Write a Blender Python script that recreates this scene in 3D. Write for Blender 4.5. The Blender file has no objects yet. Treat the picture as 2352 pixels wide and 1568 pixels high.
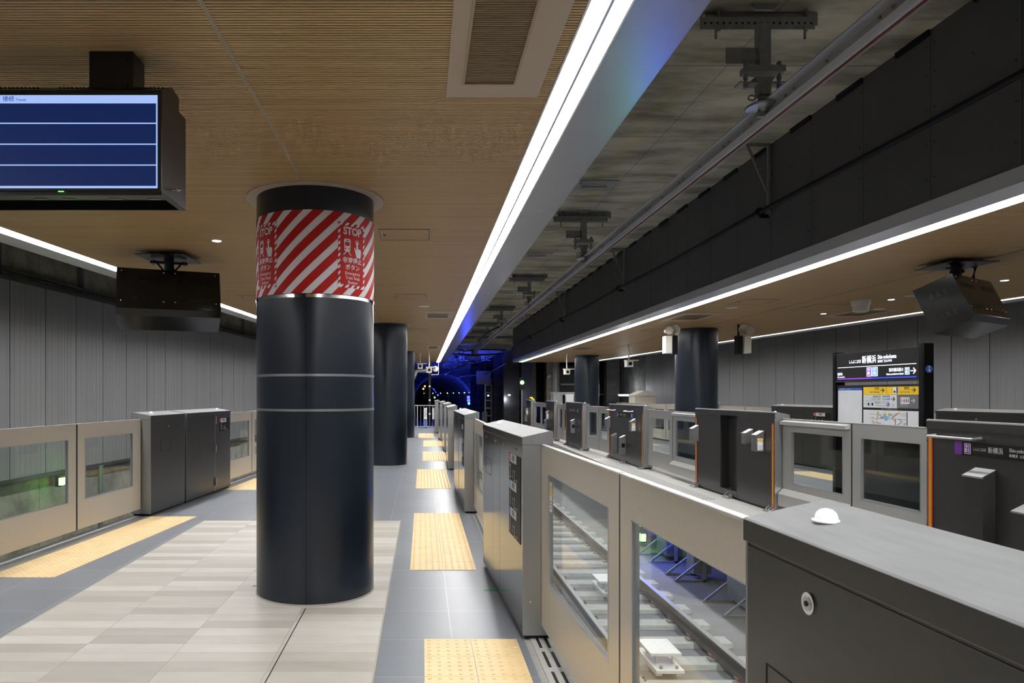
import bpy, math, random
from mathutils import Vector, Matrix
random.seed(4)
S = bpy.context.scene
COL = S.collection
PI = math.pi
# ------------------------------------------------------------------ camera, world, exposure
F = 1600.0; VX = 971.0; VY = 905.0; EYE = 1.6
cd = bpy.data.cameras.new('camera'); cam = bpy.data.objects.new('camera', cd); COL.objects.link(cam)
cam.location = (0, 0, EYE); cam.rotation_euler = (PI/2, 0, 0)
cd.sensor_width = 36; cd.lens = 36*F/2352
cd.shift_x = (1176-VX)/2352; cd.shift_y = (VY-784)/2352
cd.clip_start = .05; cd.clip_end = 500
S.camera = cam
S.view_settings.view_transform = 'Standard'; S.view_settings.look = 'None'
S.view_settings.exposure = 0.0; S.view_settings.gamma = 1; S.view_settings.use_curve_mapping = False
w = bpy.data.worlds.new('world'); S.world = w; w.use_nodes = True
w.node_tree.nodes['Background'].inputs[0].default_value = (.010, .011, .014, 1)
w.node_tree.nodes['Background'].inputs[1].default_value = 1
LED = 50.0          # radiance of the ceiling strip lights
def lamp(name, kind, loc, energy, color=(1, 1, 1), size=.2, rot=(0, 0, 0), label=None, spot=None):
    l = bpy.data.lights.new(name, kind); l.energy = energy; l.color = color
    if kind == 'AREA': l.size = size
    else: l.shadow_soft_size = size
    if spot: l.spot_size = spot; l.spot_blend = .4
    o = bpy.data.objects.new(name, l); COL.objects.link(o); o.location = loc; o.rotation_euler = rot
    return o
BLUE = (.03, .06, 1.0)
# blue track-safety lamps and far tunnel lamps
lamp('tunnel_blue_light', 'SPOT', (2.4, 38.5, 1.8), 1700, BLUE, .3, (math.radians(138), 0, math.radians(8)), spot=1.7)
lamp('tunnel_blue_light', 'POINT', (4.2, 66.5, 1.2), 700, BLUE, .2)
lamp('tunnel_blue_light', 'POINT', (2.0, 57, 3.2), 160, BLUE, .3)
lamp('tunnel_blue_light', 'SPOT', (2.2, 50, 2.5), 160, BLUE, .3, (math.radians(75), 0, 0), spot=2.4)
lamp('platform_edge_blue_light', 'POINT', (3.9, 11.6, -.6), 38, BLUE, .2)
lamp('wall_blue_light', 'SPOT', (-4.7, 9.5, 3.35), 60, (.25, .28, 1), .2, (math.radians(76), 0, math.radians(80)), spot=1.1)
lamp('green_track_light', 'POINT', (3.9, 12.9, -.75), 9, (.15, 1, .1), .1)
lamp('green_wall_light', 'POINT', (-6.55, 13.2, -.15), 5, (.2, 1, .05), .1)
lamp('bay_light', 'POINT', (10.3, 35.4, 1.9), 40, (.9, .95, 1), .15)
lamp('pillar_light', 'POINT', (4.75, 40.4, 1.3), 25, (.75, .8, 1), .1)

# ------------------------------------------------------------------ materials
MATS = {}
def newmat(name):
    m = bpy.data.materials.new(name); m.use_nodes = True
    nt = m.node_tree; b = nt.nodes['Principled BSDF']; MATS[name] = m
    return m, nt, b
def N(nt, t, **kw):
    n = nt.nodes.new(t)
    for k, v in kw.items(): setattr(n, k, v)
    return n
def mat(name, col, rough=.5, metal=0, noise=0, nscale=8, bump=0, emit=0, ecol=None, spec=.5, stretch=(1, 1, 1), ndetail=4, coat=0):
    m, nt, b = newmat(name)
    b.inputs['Base Color'].default_value = (*col, 1); b.inputs['Roughness'].default_value = rough
    b.inputs['Metallic'].default_value = metal; b.inputs['Specular IOR Level'].default_value = spec
    b.inputs['Coat Weight'].default_value = coat; b.inputs['Coat Roughness'].default_value = .1
    if emit:
        b.inputs['Emission Color'].default_value = (*(ecol or col), 1); b.inputs['Emission Strength'].default_value = emit
    if noise or bump:
        tc = N(nt, 'ShaderNodeTexCoord'); mp = N(nt, 'ShaderNodeMapping'); mp.inputs['Scale'].default_value = stretch
        nz = N(nt, 'ShaderNodeTexNoise'); nz.inputs['Scale'].default_value = nscale; nz.inputs['Detail'].default_value = ndetail
        nt.links.new(tc.outputs['Object'], mp.inputs[0]); nt.links.new(mp.outputs[0], nz.inputs['Vector'])
        if noise:
            r = N(nt, 'ShaderNodeValToRGB'); r.color_ramp.elements[0].position = .3; r.color_ramp.elements[1].position = .7
            r.color_ramp.elements[0].color = (*[c*(1-noise) for c in col], 1); r.color_ramp.elements[1].color = (*[min(1, c*(1+noise)) for c in col], 1)
            nt.links.new(nz.outputs['Fac'], r.inputs[0]); nt.links.new(r.outputs[0], b.inputs['Base Color'])
        if bump:
            bp = N(nt, 'ShaderNodeBump'); bp.inputs['Strength'].default_value = bump; bp.inputs['Distance'].default_value = .01
            nt.links.new(nz.outputs['Fac'], bp.inputs['Height']); nt.links.new(bp.outputs[0], b.inputs['Normal'])
    return m
mat('charcoal', (.062, .061, .060), .30, .55, .06, 30)
mat('charcoal_gloss', (.050, .051, .052), .14, .75, .05, 3, stretch=(1, 1, 8))
mat('track_panel', (.060, .058, .058), .33, .5, .05, 20)
mat('steel', (.31, .32, .325), .34, .8, .02, 60, stretch=(.3, 1, 3))
mat('steel_lid', (.15, .155, .162), .6, .1, .09, 5, stretch=(1.2, 9, 1))
mat('alu', (.50, .51, .53), .33, .85)
mat('chrome', (.75, .75, .76), .12, 1)
mat('door_beige', (.56, .52, .455), .34, .2, .03, 40)
mat('door_lip', (.60, .60, .59), .25, .4)
mat('door_grey', (.43, .43, .42), .34, .4)
mat('rubber', (.012, .012, .013), .6)
mat('black', (.008, .008, .009), .5, spec=.2)
mat('recess_shade', (.004, .004, .004), .95, spec=0)  # unreflective near-black, paints the shade inside the display's underside
mat('black_gloss', (.006, .006, .006), .16, 0, spec=.3, coat=.12)
mat('black_satin', (.016, .016, .017), .32, .2)
mat('column_navy', (.012, .0175, .028), .28, .15, .05, 2)
mat('column_red', (.40, .012, .010), .6, spec=.2)
mat('sticker_white', (.66, .66, .70), .5, spec=.3)
mat('white', (.75, .75, .74), .4)
mat('white_plastic', (.70, .69, .62), .4)
mat('dome', (.85, .86, .88), .15, emit=.25, ecol=(.9, .92, 1))
mat('soffit_lit', (.62, .63, .66), .32, .3)  # lighter copy of soffit, the light on these lips painted in
mat('soffit', (.33, .34, .375), .27, .55, .02, 3)
mat('dark_board', (.085, .085, .087), .6, 0, .08, 2)
mat('galv', (.25, .25, .24), .45, .3, .15, 20)
mat('galv_light', (.34, .35, .36), .4, .8, .1, 20)
mat('conductor', (.50, .51, .53), .38, .5, .08, 3, stretch=(1, .2, 1))
mat('copper', (.20, .075, .045), .4, .5)
mat('brass', (.45, .33, .18), .3, .9)
mat('rail_top', (.28, .275, .27), .42, .7)
mat('rail_rust', (.075, .055, .045), .55, .3, .2, 10)
mat('clip_rust', (.22, .10, .08), .5, .3)
mat('sleeper', (.38, .38, .355), .75, 0, .12, 12, .2)
mat('bed', (.17, .163, .172), .8, 0, .15, 1.5, .2)
mat('threshold', (.38, .38, .36), .5, .3, .08, 20)
mat('orange', (.50, .28, .010), .4)
mat('red', (.45, .02, .015), .4)
mat('yellow', (.75, .50, .02), .4)
mat('sign_blue', (.02, .09, .40), .4)
mat('tab_red', (.50, .05, .03), .4)
mat('tab_sky', (.10, .36, .65), .4)
mat('tab_blue', (.06, .07, .40), .4)
mat('purple', (.13, .02, .26), .4)
mat('paper', (.55, .57, .60), .5, 0, .05, 4)
mat('panel_grey', (.11, .115, .125), .5)
mat('beige_box', (.60, .56, .47), .5)
mat('blue_can', (.10, .22, .55), .4)
mat('cable', (.009, .009, .010), .6, spec=.2)
mat('grille', (.12, .085, .05), .5)
mat('grille_slat', (.22, .155, .085), .5)
mat('wood_trim', (.34, .27, .19), .5)
mat('vent_frame', (.42, .34, .26), .5)
mat('slat_gap', (.014, .010, .006), .8)
mat('tactile', (.74, .56, .30), .55, 0, .05, 6)
mat('tile_joint', (.40, .37, .33), .7)
mat('green_tape', (.03, .28, .08), .5)
def emis(name, col, s):
    m = mat(name, (.02, .02, .02), .5); b = m.node_tree.nodes['Principled BSDF']
    b.inputs['Base Color'].default_value = (0, 0, 0, 1)
    b.inputs['Emission Color'].default_value = (*col, 1); b.inputs['Emission Strength'].default_value = s
emis('led', (1.0, .985, .97), LED)
emis('spot', (1, .97, .92), 22)
emis('screen_blue', (.0025, .014, .085), 1.0)
emis('screen_white', (.40, .56, 1.0), .95)
emis('screen_text', (.01, .07, .42), 1.0)
emis('sign_white', (.85, .90, 1.0), 2.2)
emis('sign_purple', (.32, .10, .95), 1.1)
emis('sign_purple_bar', (.30, .06, .80), 1.0)
emis('sign_sky', (.12, .34, 1.0), 1.2)
emis('sign_bar_blue', (.03, .07, .95), 1.0)
emis('lamp_blue', (.035, .04, 1.0), 8)
emis('lamp_cyan', (.05, .5, .5), 5)
emis('lamp_green', (.15, 1.0, .12), 9)
emis('lamp_white', (.85, .9, 1), 25)
emis('lamp_amber', (1, .45, .03), 12)
emis('led_text', (1.0, .42, .02), 3)
emis('led_green', (.1, 1.0, .1), 3)

def glass(name, tint, refl=.10):
    m = bpy.data.materials.new(name); m.use_nodes = True; nt = m.node_tree; nt.nodes.clear()
    out = N(nt, 'ShaderNodeOutputMaterial'); mx = N(nt, 'ShaderNodeMixShader'); t = N(nt, 'ShaderNodeBsdfTransparent'); g = N(nt, 'ShaderNodeBsdfGlossy')
    t.inputs[0].default_value = (*tint, 1); g.inputs['Roughness'].default_value = .01; g.inputs['Color'].default_value = (.9, .9, .9, 1)
    lw = N(nt, 'ShaderNodeLayerWeight'); lw.inputs[0].default_value = .5
    pw = N(nt, 'ShaderNodeMath', operation='POWER'); pw.inputs[1].default_value = 5.0
    ma = N(nt, 'ShaderNodeMath', operation='MULTIPLY_ADD'); ma.inputs[1].default_value = .5; ma.inputs[2].default_value = .035
    nt.links.new(lw.outputs['Facing'], pw.inputs[0]); nt.links.new(pw.outputs[0], ma.inputs[0]); nt.links.new(ma.outputs[0], mx.inputs[0])
    nt.links.new(t.outputs[0], mx.inputs[1]); nt.links.new(g.outputs[0], mx.inputs[2]); nt.links.new(mx.outputs[0], out.inputs[0])
    MATS[name] = m
glass('glass', (.93, .96, .95))

def mth(nt, op, a, b=None):
    n = N(nt, 'ShaderNodeMath', operation=op)
    for i, v in enumerate((a, b)):
        if v is None: continue
        if isinstance(v, (int, float)): n.inputs[i].default_value = v
        else: nt.links.new(v, n.inputs[i])
    return n.outputs[0]
def xyz(nt):
    tc = N(nt, 'ShaderNodeTexCoord'); sp = N(nt, 'ShaderNodeSeparateXYZ'); nt.links.new(tc.outputs['Object'], sp.inputs[0])
    return tc.outputs['Object'], sp.outputs[0], sp.outputs[1], sp.outputs[2]
def grid_line(nt, c, pitch, off, wd):
    a = mth(nt, 'ADD', c, -off + 100*pitch); b = mth(nt, 'DIVIDE', a, pitch); f = mth(nt, 'FRACT', b)
    d = mth(nt, 'ABSOLUTE', mth(nt, 'SUBTRACT', f, .5)); return mth(nt, 'GREATER_THAN', d, .5 - wd/pitch/2), mth(nt, 'FLOOR', b)
def mixc(nt, f, a, b):
    n = N(nt, 'ShaderNodeMix', data_type='RGBA')
    nt.links.new(f, n.inputs[0])
    for i, v in ((6, a), (7, b)):
        if isinstance(v, tuple): n.inputs[i].default_value = (*v, 1)
        else: nt.links.new(v, n.inputs[i])
    return n.outputs[2]
def floor_mat(name, px, ox, py, oy, cols, joint, wx, wy, rough, bumpy=.08):
    m, nt, b = newmat(name); vec, x, y, z = xyz(nt)
    gx, ix = grid_line(nt, x, px, ox, wx); gy, iy = grid_line(nt, y, py, oy, wy)
    cb = N(nt, 'ShaderNodeCombineXYZ'); nt.links.new(ix, cb.inputs[0]); nt.links.new(iy, cb.inputs[1])
    wn = N(nt, 'ShaderNodeTexWhiteNoise'); wn.noise_dimensions = '2D'; nt.links.new(cb.outputs[0], wn.inputs['Vector'])
    r = N(nt, 'ShaderNodeValToRGB'); cr = r.color_ramp; cr.interpolation = 'CONSTANT'
    while len(cr.elements) < len(cols): cr.elements.new(.5)
    for i, c in enumerate(cols): cr.elements[i].position = i/len(cols); cr.elements[i].color = (*c, 1)
    nt.links.new(wn.outputs['Value'], r.inputs[0])
    nz = N(nt, 'ShaderNodeTexNoise'); nz.inputs['Scale'].default_value = 5; nz.inputs['Detail'].default_value = 6
    mp = N(nt, 'ShaderNodeMapping'); mp.inputs['Scale'].default_value = (.6, 2, 1); nt.links.new(vec, mp.inputs[0]); nt.links.new(mp.outputs[0], nz.inputs['Vector'])
    v = mth(nt, 'ADD', mth(nt, 'MULTIPLY', nz.outputs['Fac'], .36), .82)
    sc = N(nt, 'ShaderNodeVectorMath', operation='SCALE'); nt.links.new(r.outputs[0], sc.inputs[0]); nt.links.new(v, sc.inputs['Scale'])
    g = mth(nt, 'MAXIMUM', gx, gy)
    c = mixc(nt, g, sc.outputs[0], joint); nt.links.new(c, b.inputs['Base Color'])
    rr = mth(nt, 'ADD', mth(nt, 'MULTIPLY', nz.outputs['Fac'], .15), rough - .07); nt.links.new(rr, b.inputs['Roughness'])
    return m
floor_mat('grey_tile', .6, .19, .6, 4.545, [(.172, .188, .215), (.185, .202, .230), (.178, .195, .222)], (.36, .36, .36), .005, .004, .38)
floor_mat('beige_tile', .6225, -2.148, .15, 8.82, [(.47, .45, .40), (.41, .39, .345), (.53, .51, .465), (.44, .42, .375), (.55, .535, .49), (.385, .36, .32), (.50, .48, .43)], (.28, .27, .24), .004, .0022, .42)

def wood_mat(name):
    m, nt, b = newmat(name); vec, x, y, z = xyz(nt)
    mp = N(nt, 'ShaderNodeMapping'); mp.inputs['Scale'].default_value = (.5, 48, 1); nt.links.new(vec, mp.inputs[0])
    nz = N(nt, 'ShaderNodeTexNoise'); nz.inputs['Scale'].default_value = 1.0; nz.inputs['Detail'].default_value = 3; nt.links.new(mp.outputs[0], nz.inputs['Vector'])
    r = N(nt, 'ShaderNodeValToRGB'); r.color_ramp.elements[0].position = .3; r.color_ramp.elements[1].position = .72
    r.color_ramp.elements[0].color = (.42, .278, .128, 1); r.color_ramp.elements[1].color = (.57, .395, .195, 1)
    nt.links.new(nz.outputs['Fac'], r.inputs[0]); nt.links.new(r.outputs[0], b.inputs['Base Color']); b.inputs['Roughness'].default_value = .45
wood_mat('wood')
def concrete_mat(name, c0, c1, px, py, joint=(.05, .05, .045)):
    m, nt, b = newmat(name); vec, x, y, z = xyz(nt)
    mp = N(nt, 'ShaderNodeMapping'); mp.inputs['Scale'].default_value = (.5, 1.6, 1.6); nt.links.new(vec, mp.inputs[0])
    nz = N(nt, 'ShaderNodeTexNoise'); nz.inputs['Scale'].default_value = 1.3; nz.inputs['Detail'].default_value = 9; nz.inputs['Roughness'].default_value = .65; nt.links.new(mp.outputs[0], nz.inputs['Vector'])
    r = N(nt, 'ShaderNodeValToRGB'); r.color_ramp.elements[0].position = .36; r.color_ramp.elements[1].position = .62
    r.color_ramp.elements[0].color = (*c0, 1); r.color_ramp.elements[1].color = (*c1, 1); nt.links.new(nz.outputs['Fac'], r.inputs[0])
    ax = x if px[2] == 'x' else z
    gx, _ = grid_line(nt, ax, px[0], px[1], .012); gy, _ = grid_line(nt, y, py[0], py[1], .012)
    c = mixc(nt, mth(nt, 'MAXIMUM', mth(nt, 'MULTIPLY', gx, .5), mth(nt, 'MULTIPLY', gy, .8)), r.outputs[0], joint); nt.links.new(c, b.inputs['Base Color'])
    b.inputs['Roughness'].default_value = .8
    bp = N(nt, 'ShaderNodeBump'); bp.inputs['Strength'].default_value = .4; bp.inputs['Distance'].default_value = .01; nt.links.new(nz.outputs['Fac'], bp.inputs['Height']); nt.links.new(bp.outputs[0], b.inputs['Normal'])
concrete_mat('concrete', (.17, .158, .105), (.50, .465, .345), (1.8, 1.1, 'x'), (1.83, 1.15, 'y'))
concrete_mat('wall_concrete', (.16, .15, .12), (.34, .32, .26), (.9, .1, 'z'), (1.83, .3, 'y'))
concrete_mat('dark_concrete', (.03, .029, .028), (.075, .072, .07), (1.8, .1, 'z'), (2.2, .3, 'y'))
mat('wall_metal', (.30, .30, .312), .45, .2, .05, 1.2, stretch=(1, 1, .2))
mat('wall_joint', (.05, .05, .052), .6)
mat('tunnel', (.14, .14, .15), .6)
def slot_mat():
    m, nt, b = newmat('slotted'); vec, x, y, z = xyz(nt)
    fx = mth(nt, 'FRACT', mth(nt, 'MULTIPLY', mth(nt, 'ADD', x, 50), 18)); fy = mth(nt, 'FRACT', mth(nt, 'MULTIPLY', mth(nt, 'ADD', y, 50), 9))
    s = mth(nt, 'MULTIPLY', mth(nt, 'GREATER_THAN', fx, .62), mth(nt, 'GREATER_THAN', fy, .3))
    nt.links.new(mixc(nt, s, (.36, .36, .34), (.05, .05, .05)), b.inputs['Base Color']); b.inputs['Roughness'].default_value = .5
slot_mat()

# ------------------------------------------------------------------ mesh builder
class MB:
    def __init__(s): s.v = []; s.f = []; s.m = []; s.names = []
    def mi(s, name):
        if name not in s.names: s.names.append(name)
        return s.names.index(name)
    def add(s, vs, fs, m):
        o = len(s.v); s.v += [tuple(v) for v in vs]; k = s.mi(m)
        for f in fs: s.f.append([o+i for i in f]); s.m.append(k)
        return s
    def hexa(s, p, m, ms=None):  # p: 4 bottom ccw, 4 top
        s.add(p, [(3, 2, 1, 0), (4, 5, 6, 7), (0, 1, 5, 4), (1, 2, 6, 5), (2, 3, 7, 6), (3, 0, 4, 7)], m); return s
    def box(s, x0, x1, y0, y1, z0, z1, m):
        x0, x1 = min(x0, x1), max(x0, x1); y0, y1 = min(y0, y1), max(y0, y1); z0, z1 = min(z0, z1), max(z0, z1)
        return s.hexa([(x0, y0, z0), (x1, y0, z0), (x1, y1, z0), (x0, y1, z0), (x0, y0, z1), (x1, y0, z1), (x1, y1, z1), (x0, y1, z1)], m)
    def quad(s, a, b, c, d, m): return s.add([a, b, c, d], [(0, 1, 2, 3)], m)
    def prism(s, prof, x0, x1, m, side=None, axis='x'):  # prof in (y,z) ccw seen from +x
        n = len(prof)
        def P(x, p): return (x, p[0], p[1]) if axis == 'x' else ((p[0], x, p[1]) if axis == 'y' else (p[0], p[1], x))
        vs = [P(x0, p) for p in prof] + [P(x1, p) for p in prof]
        fs = [(i, (i+1) % n, n+(i+1) % n, n+i) for i in range(n)]
        caps = [tuple(reversed(range(n))), tuple(range(n, 2*n))]
        o = len(s.v); s.v += vs
        for i, f in enumerate(fs):
            s.f.append([o+j for j in f]); s.m.append(s.mi(side[i] if side else m))
        for f in caps: s.f.append([o+j for j in f]); s.m.append(s.mi(side[-1] if side and len(side) > n else m))
        return s
    def cyl(s, c, r, h, m, seg=24, r2=None, axis='z', cap=True):
        r2 = r if r2 is None else r2; vs = []
        for k, (rr, t) in enumerate(((r, 0), (r2, h))):
            for i in range(seg):
                a = 2*PI*i/seg; q = (rr*math.cos(a), rr*math.sin(a), t)
                if axis == 'x': q = (q[2], q[0], q[1])
                elif axis == 'y': q = (q[1], q[2], q[0])
                vs.append((c[0]+q[0], c[1]+q[1], c[2]+q[2]))
        fs = [(i, (i+1) % seg, seg+(i+1) % seg, seg+i) for i in range(seg)]
        if cap: fs += [tuple(reversed(range(seg))), tuple(range(seg, 2*seg))]
        return s.add(vs, fs, m)
    def lathe(s, c, prof, m, seg=24, axis='z', mlist=None):
        o = len(s.v)
        for (r, t) in prof:
            for i in range(seg):
                a = 2*PI*i/seg; q = (r*math.cos(a), r*math.sin(a), t)
                if axis == 'x': q = (q[2], q[0], q[1])
                elif axis == 'y': q = (q[1], q[2], q[0])
                s.v.append((c[0]+q[0], c[1]+q[1], c[2]+q[2]))
        for k in range(len(prof)-1):
            mm = s.mi(mlist[k] if mlist else m)
            for i in range(seg):
                s.f.append([o+k*seg+i, o+k*seg+(i+1) % seg, o+(k+1)*seg+(i+1) % seg, o+(k+1)*seg+i]); s.m.append(mm)
        s.f.append([o+i for i in reversed(range(seg))]); s.m.append(s.mi(mlist[0] if mlist else m))
        s.f.append([o+(len(prof)-1)*seg+i for i in range(seg)]); s.m.append(s.mi(mlist[-1] if mlist else m))
        return s
    def tube(s, pts, r, m, seg=8):
        pts = [Vector(p) for p in pts]; o = len(s.v); n = len(pts); up = Vector((0, 0, 1))
        for i, p in enumerate(pts):
            d = (pts[min(i+1, n-1)] - pts[max(i-1, 0)]).normalized()
            a = d.cross(up)
            if a.length < .05: a = d.cross(Vector((1, 0, 0)))
            a.normalize(); b = a.cross(d).normalized()
            for k in range(seg):
                t = 2*PI*k/seg; s.v.append(tuple(p + a*(r*math.cos(t)) + b*(r*math.sin(t))))
        mm = s.mi(m)
        for i in range(n-1):
            for k in range(seg):
                s.f.append([o+i*seg+(k+1) % seg, o+i*seg+k, o+(i+1)*seg+k, o+(i+1)*seg+(k+1) % seg]); s.m.append(mm)
        s.f.append([o+k for k in range(seg)]); s.m.append(mm)
        s.f.append([o+(n-1)*seg+k for k in reversed(range(seg))]); s.m.append(mm)
        return s
    def bar(s, p, q, wd, h, m):  # rectangular bar between two points
        p = Vector(p); q = Vector(q); d = (q-p).normalized(); up = Vector((0, 0, 1))
        a = d.cross(up)
        if a.length < .05: a = Vector((1, 0, 0))
        a.normalize(); b = a.cross(d).normalized(); a *= wd/2; b *= h/2
        return s.hexa([p-a-b, q-a-b, q+a-b, p+a-b, p-a+b, q-a+b, q+a+b, p+a+b], m)
    def text(s, body, o, right, up, size, m, align='CENTER', bold=0, fn=None, sx=1.0):
        cu = bpy.data.curves.new('t', 'FONT'); cu.body = body; cu.size = size; cu.align_x = align; cu.align_y = 'CENTER'
        cu.resolution_u = 3; cu.offset = bold*size
        ob = bpy.data.objects.new('t', cu); COL.objects.link(ob)
        dg = bpy.context.evaluated_depsgraph_get(); me = bpy.data.meshes.new_from_object(ob.evaluated_get(dg))
        o = Vector(o); right = Vector(right); up = Vector(up)
        if fn: vs = [fn(v.co.x*sx, v.co.y) for v in me.vertices]
        else: vs = [tuple(o + right*(v.co.x*sx) + up*v.co.y) for v in me.vertices]
        s.add(vs, [tuple(p.vertices) for p in me.polygons], m)
        bpy.data.objects.remove(ob); bpy.data.curves.remove(cu); bpy.data.meshes.remove(me)
        return s
    def xf(s, M, start=0):
        s.v[start:] = [tuple(M @ Vector(v)) for v in s.v[start:]]; return s
    def build(s, name, parent=None, smooth=False, bevel=0, **props):
        me = bpy.data.meshes.new(name); me.from_pydata(s.v, [], s.f)
        for n in s.names: me.materials.append(MATS[n])
        me.polygons.foreach_set('material_index', s.m)
        if smooth:
            me.polygons.foreach_set('use_smooth', [True]*len(me.polygons)); me.set_sharp_from_angle(angle=math.radians(35))
        me.update(); o = bpy.data.objects.new(name, me); COL.objects.link(o)
        if parent: o.parent = parent
        if bevel:
            b = o.modifiers.new('bevel', 'BEVEL'); b.width = bevel; b.segments = 2; b.limit_method = 'ANGLE'; b.angle_limit = math.radians(40)
        for k, v in props.items(): o[k] = v
        return o
def thing(name, label, cat, loc=(0, 0, 0), rotz=0, group=None):
    o = bpy.data.objects.new(name, None); COL.objects.link(o); o.location = loc; o.rotation_euler = (0, 0, rotz)
    o.empty_display_size = .1; o['label'] = label; o['category'] = cat
    if group: o['group'] = group
    return o
def tag(o, label, cat, group=None):
    o['label'] = label; o['category'] = cat
    if group: o['group'] = group
    return o
def struct(o): o['kind'] = 'structure'; return o
def dup(root, loc=None, rotz=None, label=None):
    def cp(o, p):
        c = o.copy(); COL.objects.link(c); c.parent = p
        for ch in list(o.children): cp(ch, c)
        return c
    r = cp(root, None)
    if loc is not None: r.location = loc
    if rotz is not None: r.rotation_euler = (0, 0, rotz)
    if label: r['label'] = label
    return r

# lines in plan
def lerp(tab, d):
    if d <= tab[0][0]: return tab[0][1]
    for (a, x), (b, y) in zip(tab, tab[1:]):
        if d <= b: return x + (y-x)*(d-a)/(b-a)
    return tab[-1][1]
EDGE_L = lambda d: -4.575 + .089*d           # left platform edge
LEDL = lambda d: -4.56 + .085*d              # inner edge of left strip light
EDGE_M = .92                                 # edge beside the middle track
RTAB = [(-8, 4.1), (9, 4.1), (16, 4.16), (23, 4.3), (33, 4.35)]
EDGE_R = lambda d: lerp(RTAB, d)
LEDF = lambda d: 9.45 - .072*(d-10.95)       # far strip light of the right platform
EDGE_F = lambda d: 9.25 - .072*(d-10.95)
WALL_L = lambda d: -7.1 + .083*(d-11.5)
WALL_R = lambda d: 12.3 - .072*(d-11)
CZ = 3.19; RZ = 3.14; CC = 4.73; BED = -1.28; Y0 = -7.0

# ------------------------------------------------------------------ ground and platforms
def slab(name, fa, fb, ds, z0, z1, m, **kw):
    b = MB(); top = []
    for d, e in zip(ds, ds[1:]):
        b.hexa([(fa(d), d, z0), (fb(d), d, z0), (fb(e), e, z0), (fa(e), e, z0), (fa(d), d, z1), (fb(d), d, z1), (fb(e), e, z1), (fa(e), e, z1)], m)
    return b.build(name, **kw)
const = lambda c: (lambda d: c)
struct(slab('floor', const(-12), const(18), [-9, 130], BED-.3, BED, 'bed'))
# platform we stand on: grey tiles, beige field
b = MB(); e1 = 34.0
def fquad(xa, xb, ya, yb, m, z=0):
    fa = xa if callable(xa) else const(xa); fb = xb if callable(xb) else const(xb)
    b.quad((fa(ya), ya, z), (fb(ya), ya, z), (fb(yb), yb, z), (fa(yb), yb, z), m)
fquad(EDGE_L, -2.77, Y0, 8.82, 'grey_tile'); fquad(-2.77, -.28, Y0, 8.82, 'beige_tile'); fquad(-.28, .66, Y0, 8.82, 'grey_tile')
fquad(EDGE_L, .66, 8.82, e1, 'grey_tile'); fquad(.66, EDGE_M, Y0, e1, 'threshold')
b.quad((EDGE_L(e1), e1, -.3), (EDGE_M, e1, -.3), (EDGE_M, e1, 0), (EDGE_L(e1), e1, 0), 'concrete')
b.quad((EDGE_M, Y0, -.3), (EDGE_M, e1, -.3), (EDGE_M, e1, 0), (EDGE_M, Y0, 0), 'threshold')
b.quad((EDGE_L(Y0), Y0, -.3), (EDGE_L(e1), e1, -.3), (EDGE_L(e1), e1, 0), (EDGE_L(Y0), Y0, 0), 'threshold')
b.quad((EDGE_L(Y0), Y0, -.3), (EDGE_M, Y0, -.3), (EDGE_M, e1, -.3), (EDGE_L(e1), e1, -.3), 'concrete')
struct(b.build('floor'))
b = MB()
for (x0, x1) in ((-.288, -.276), (-2.776, -2.764)):
    b.box(x0, x1, Y0, 8.82, -.001, .0015, 'tile_joint')
b.box(-2.77, -.28, 8.815, 8.827, -.001, .0015, 'tile_joint')
struct(b.build('trim_1'))
b = MB(); b.box(-.878, -.872, Y0, 5.2, 0, .002, 'rubber'); struct(b.build('trim_2'))
struct(slab('wall_under_platform', lambda d: EDGE_L(d)+.7, lambda d: EDGE_L(d)+.9, [Y0, 34], BED, -.3, 'wall_concrete'))
struct(slab('wall_under_platform', const(.2), const(.4), [Y0, 34], BED, -.3, 'dark_concrete'))
# right platform
DS = [Y0, 9, 16, 23, 34]
b = MB()
for d, e in zip(DS, DS[1:]):
    z = 0
    b.quad((EDGE_R(d), d, z), (EDGE_R(d)+.9, d, z), (EDGE_R(e)+.9, e, z), (EDGE_R(e), e, z), 'threshold')
    b.quad((EDGE_R(d)+.9, d, z), (EDGE_F(d), d, z), (EDGE_F(e), e, z), (EDGE_R(e)+.9, e, z), 'grey_tile')
    b.quad((EDGE_R(d), d, -.32), (EDGE_R(d), d, 0), (EDGE_R(e), e, 0), (EDGE_R(e), e, -.32), 'threshold')
    b.quad((EDGE_F(d), d, -.32), (EDGE_F(d), d, 0), (EDGE_F(e), e, 0), (EDGE_F(e), e, -.32), 'threshold')
    b.quad((EDGE_R(d), d, -.32), (EDGE_F(d), d, -.32), (EDGE_F(e), e, -.32), (EDGE_R(e), e, -.32), 'concrete')
b.quad((EDGE_R(34), 34, -.32), (EDGE_F(34), 34, -.32), (EDGE_F(34), 34, 0), (EDGE_R(34), 34, 0), 'concrete')
struct(b.build('floor'))
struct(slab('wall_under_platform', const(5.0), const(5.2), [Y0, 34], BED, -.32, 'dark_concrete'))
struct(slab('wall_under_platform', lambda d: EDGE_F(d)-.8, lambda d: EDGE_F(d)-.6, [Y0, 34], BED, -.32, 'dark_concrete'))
for i, (d0, d1) in enumerate(((7.0, 9.2), (10.6, 16.8), (17.5, 22.5), (23.5, 28.5))):
    struct(slab('trim_%d' % (3+i), lambda d: EDGE_R(d)+.04, lambda d: EDGE_R(d)+.34, [d0, d1], 0, .004, 'slotted'))
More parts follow.
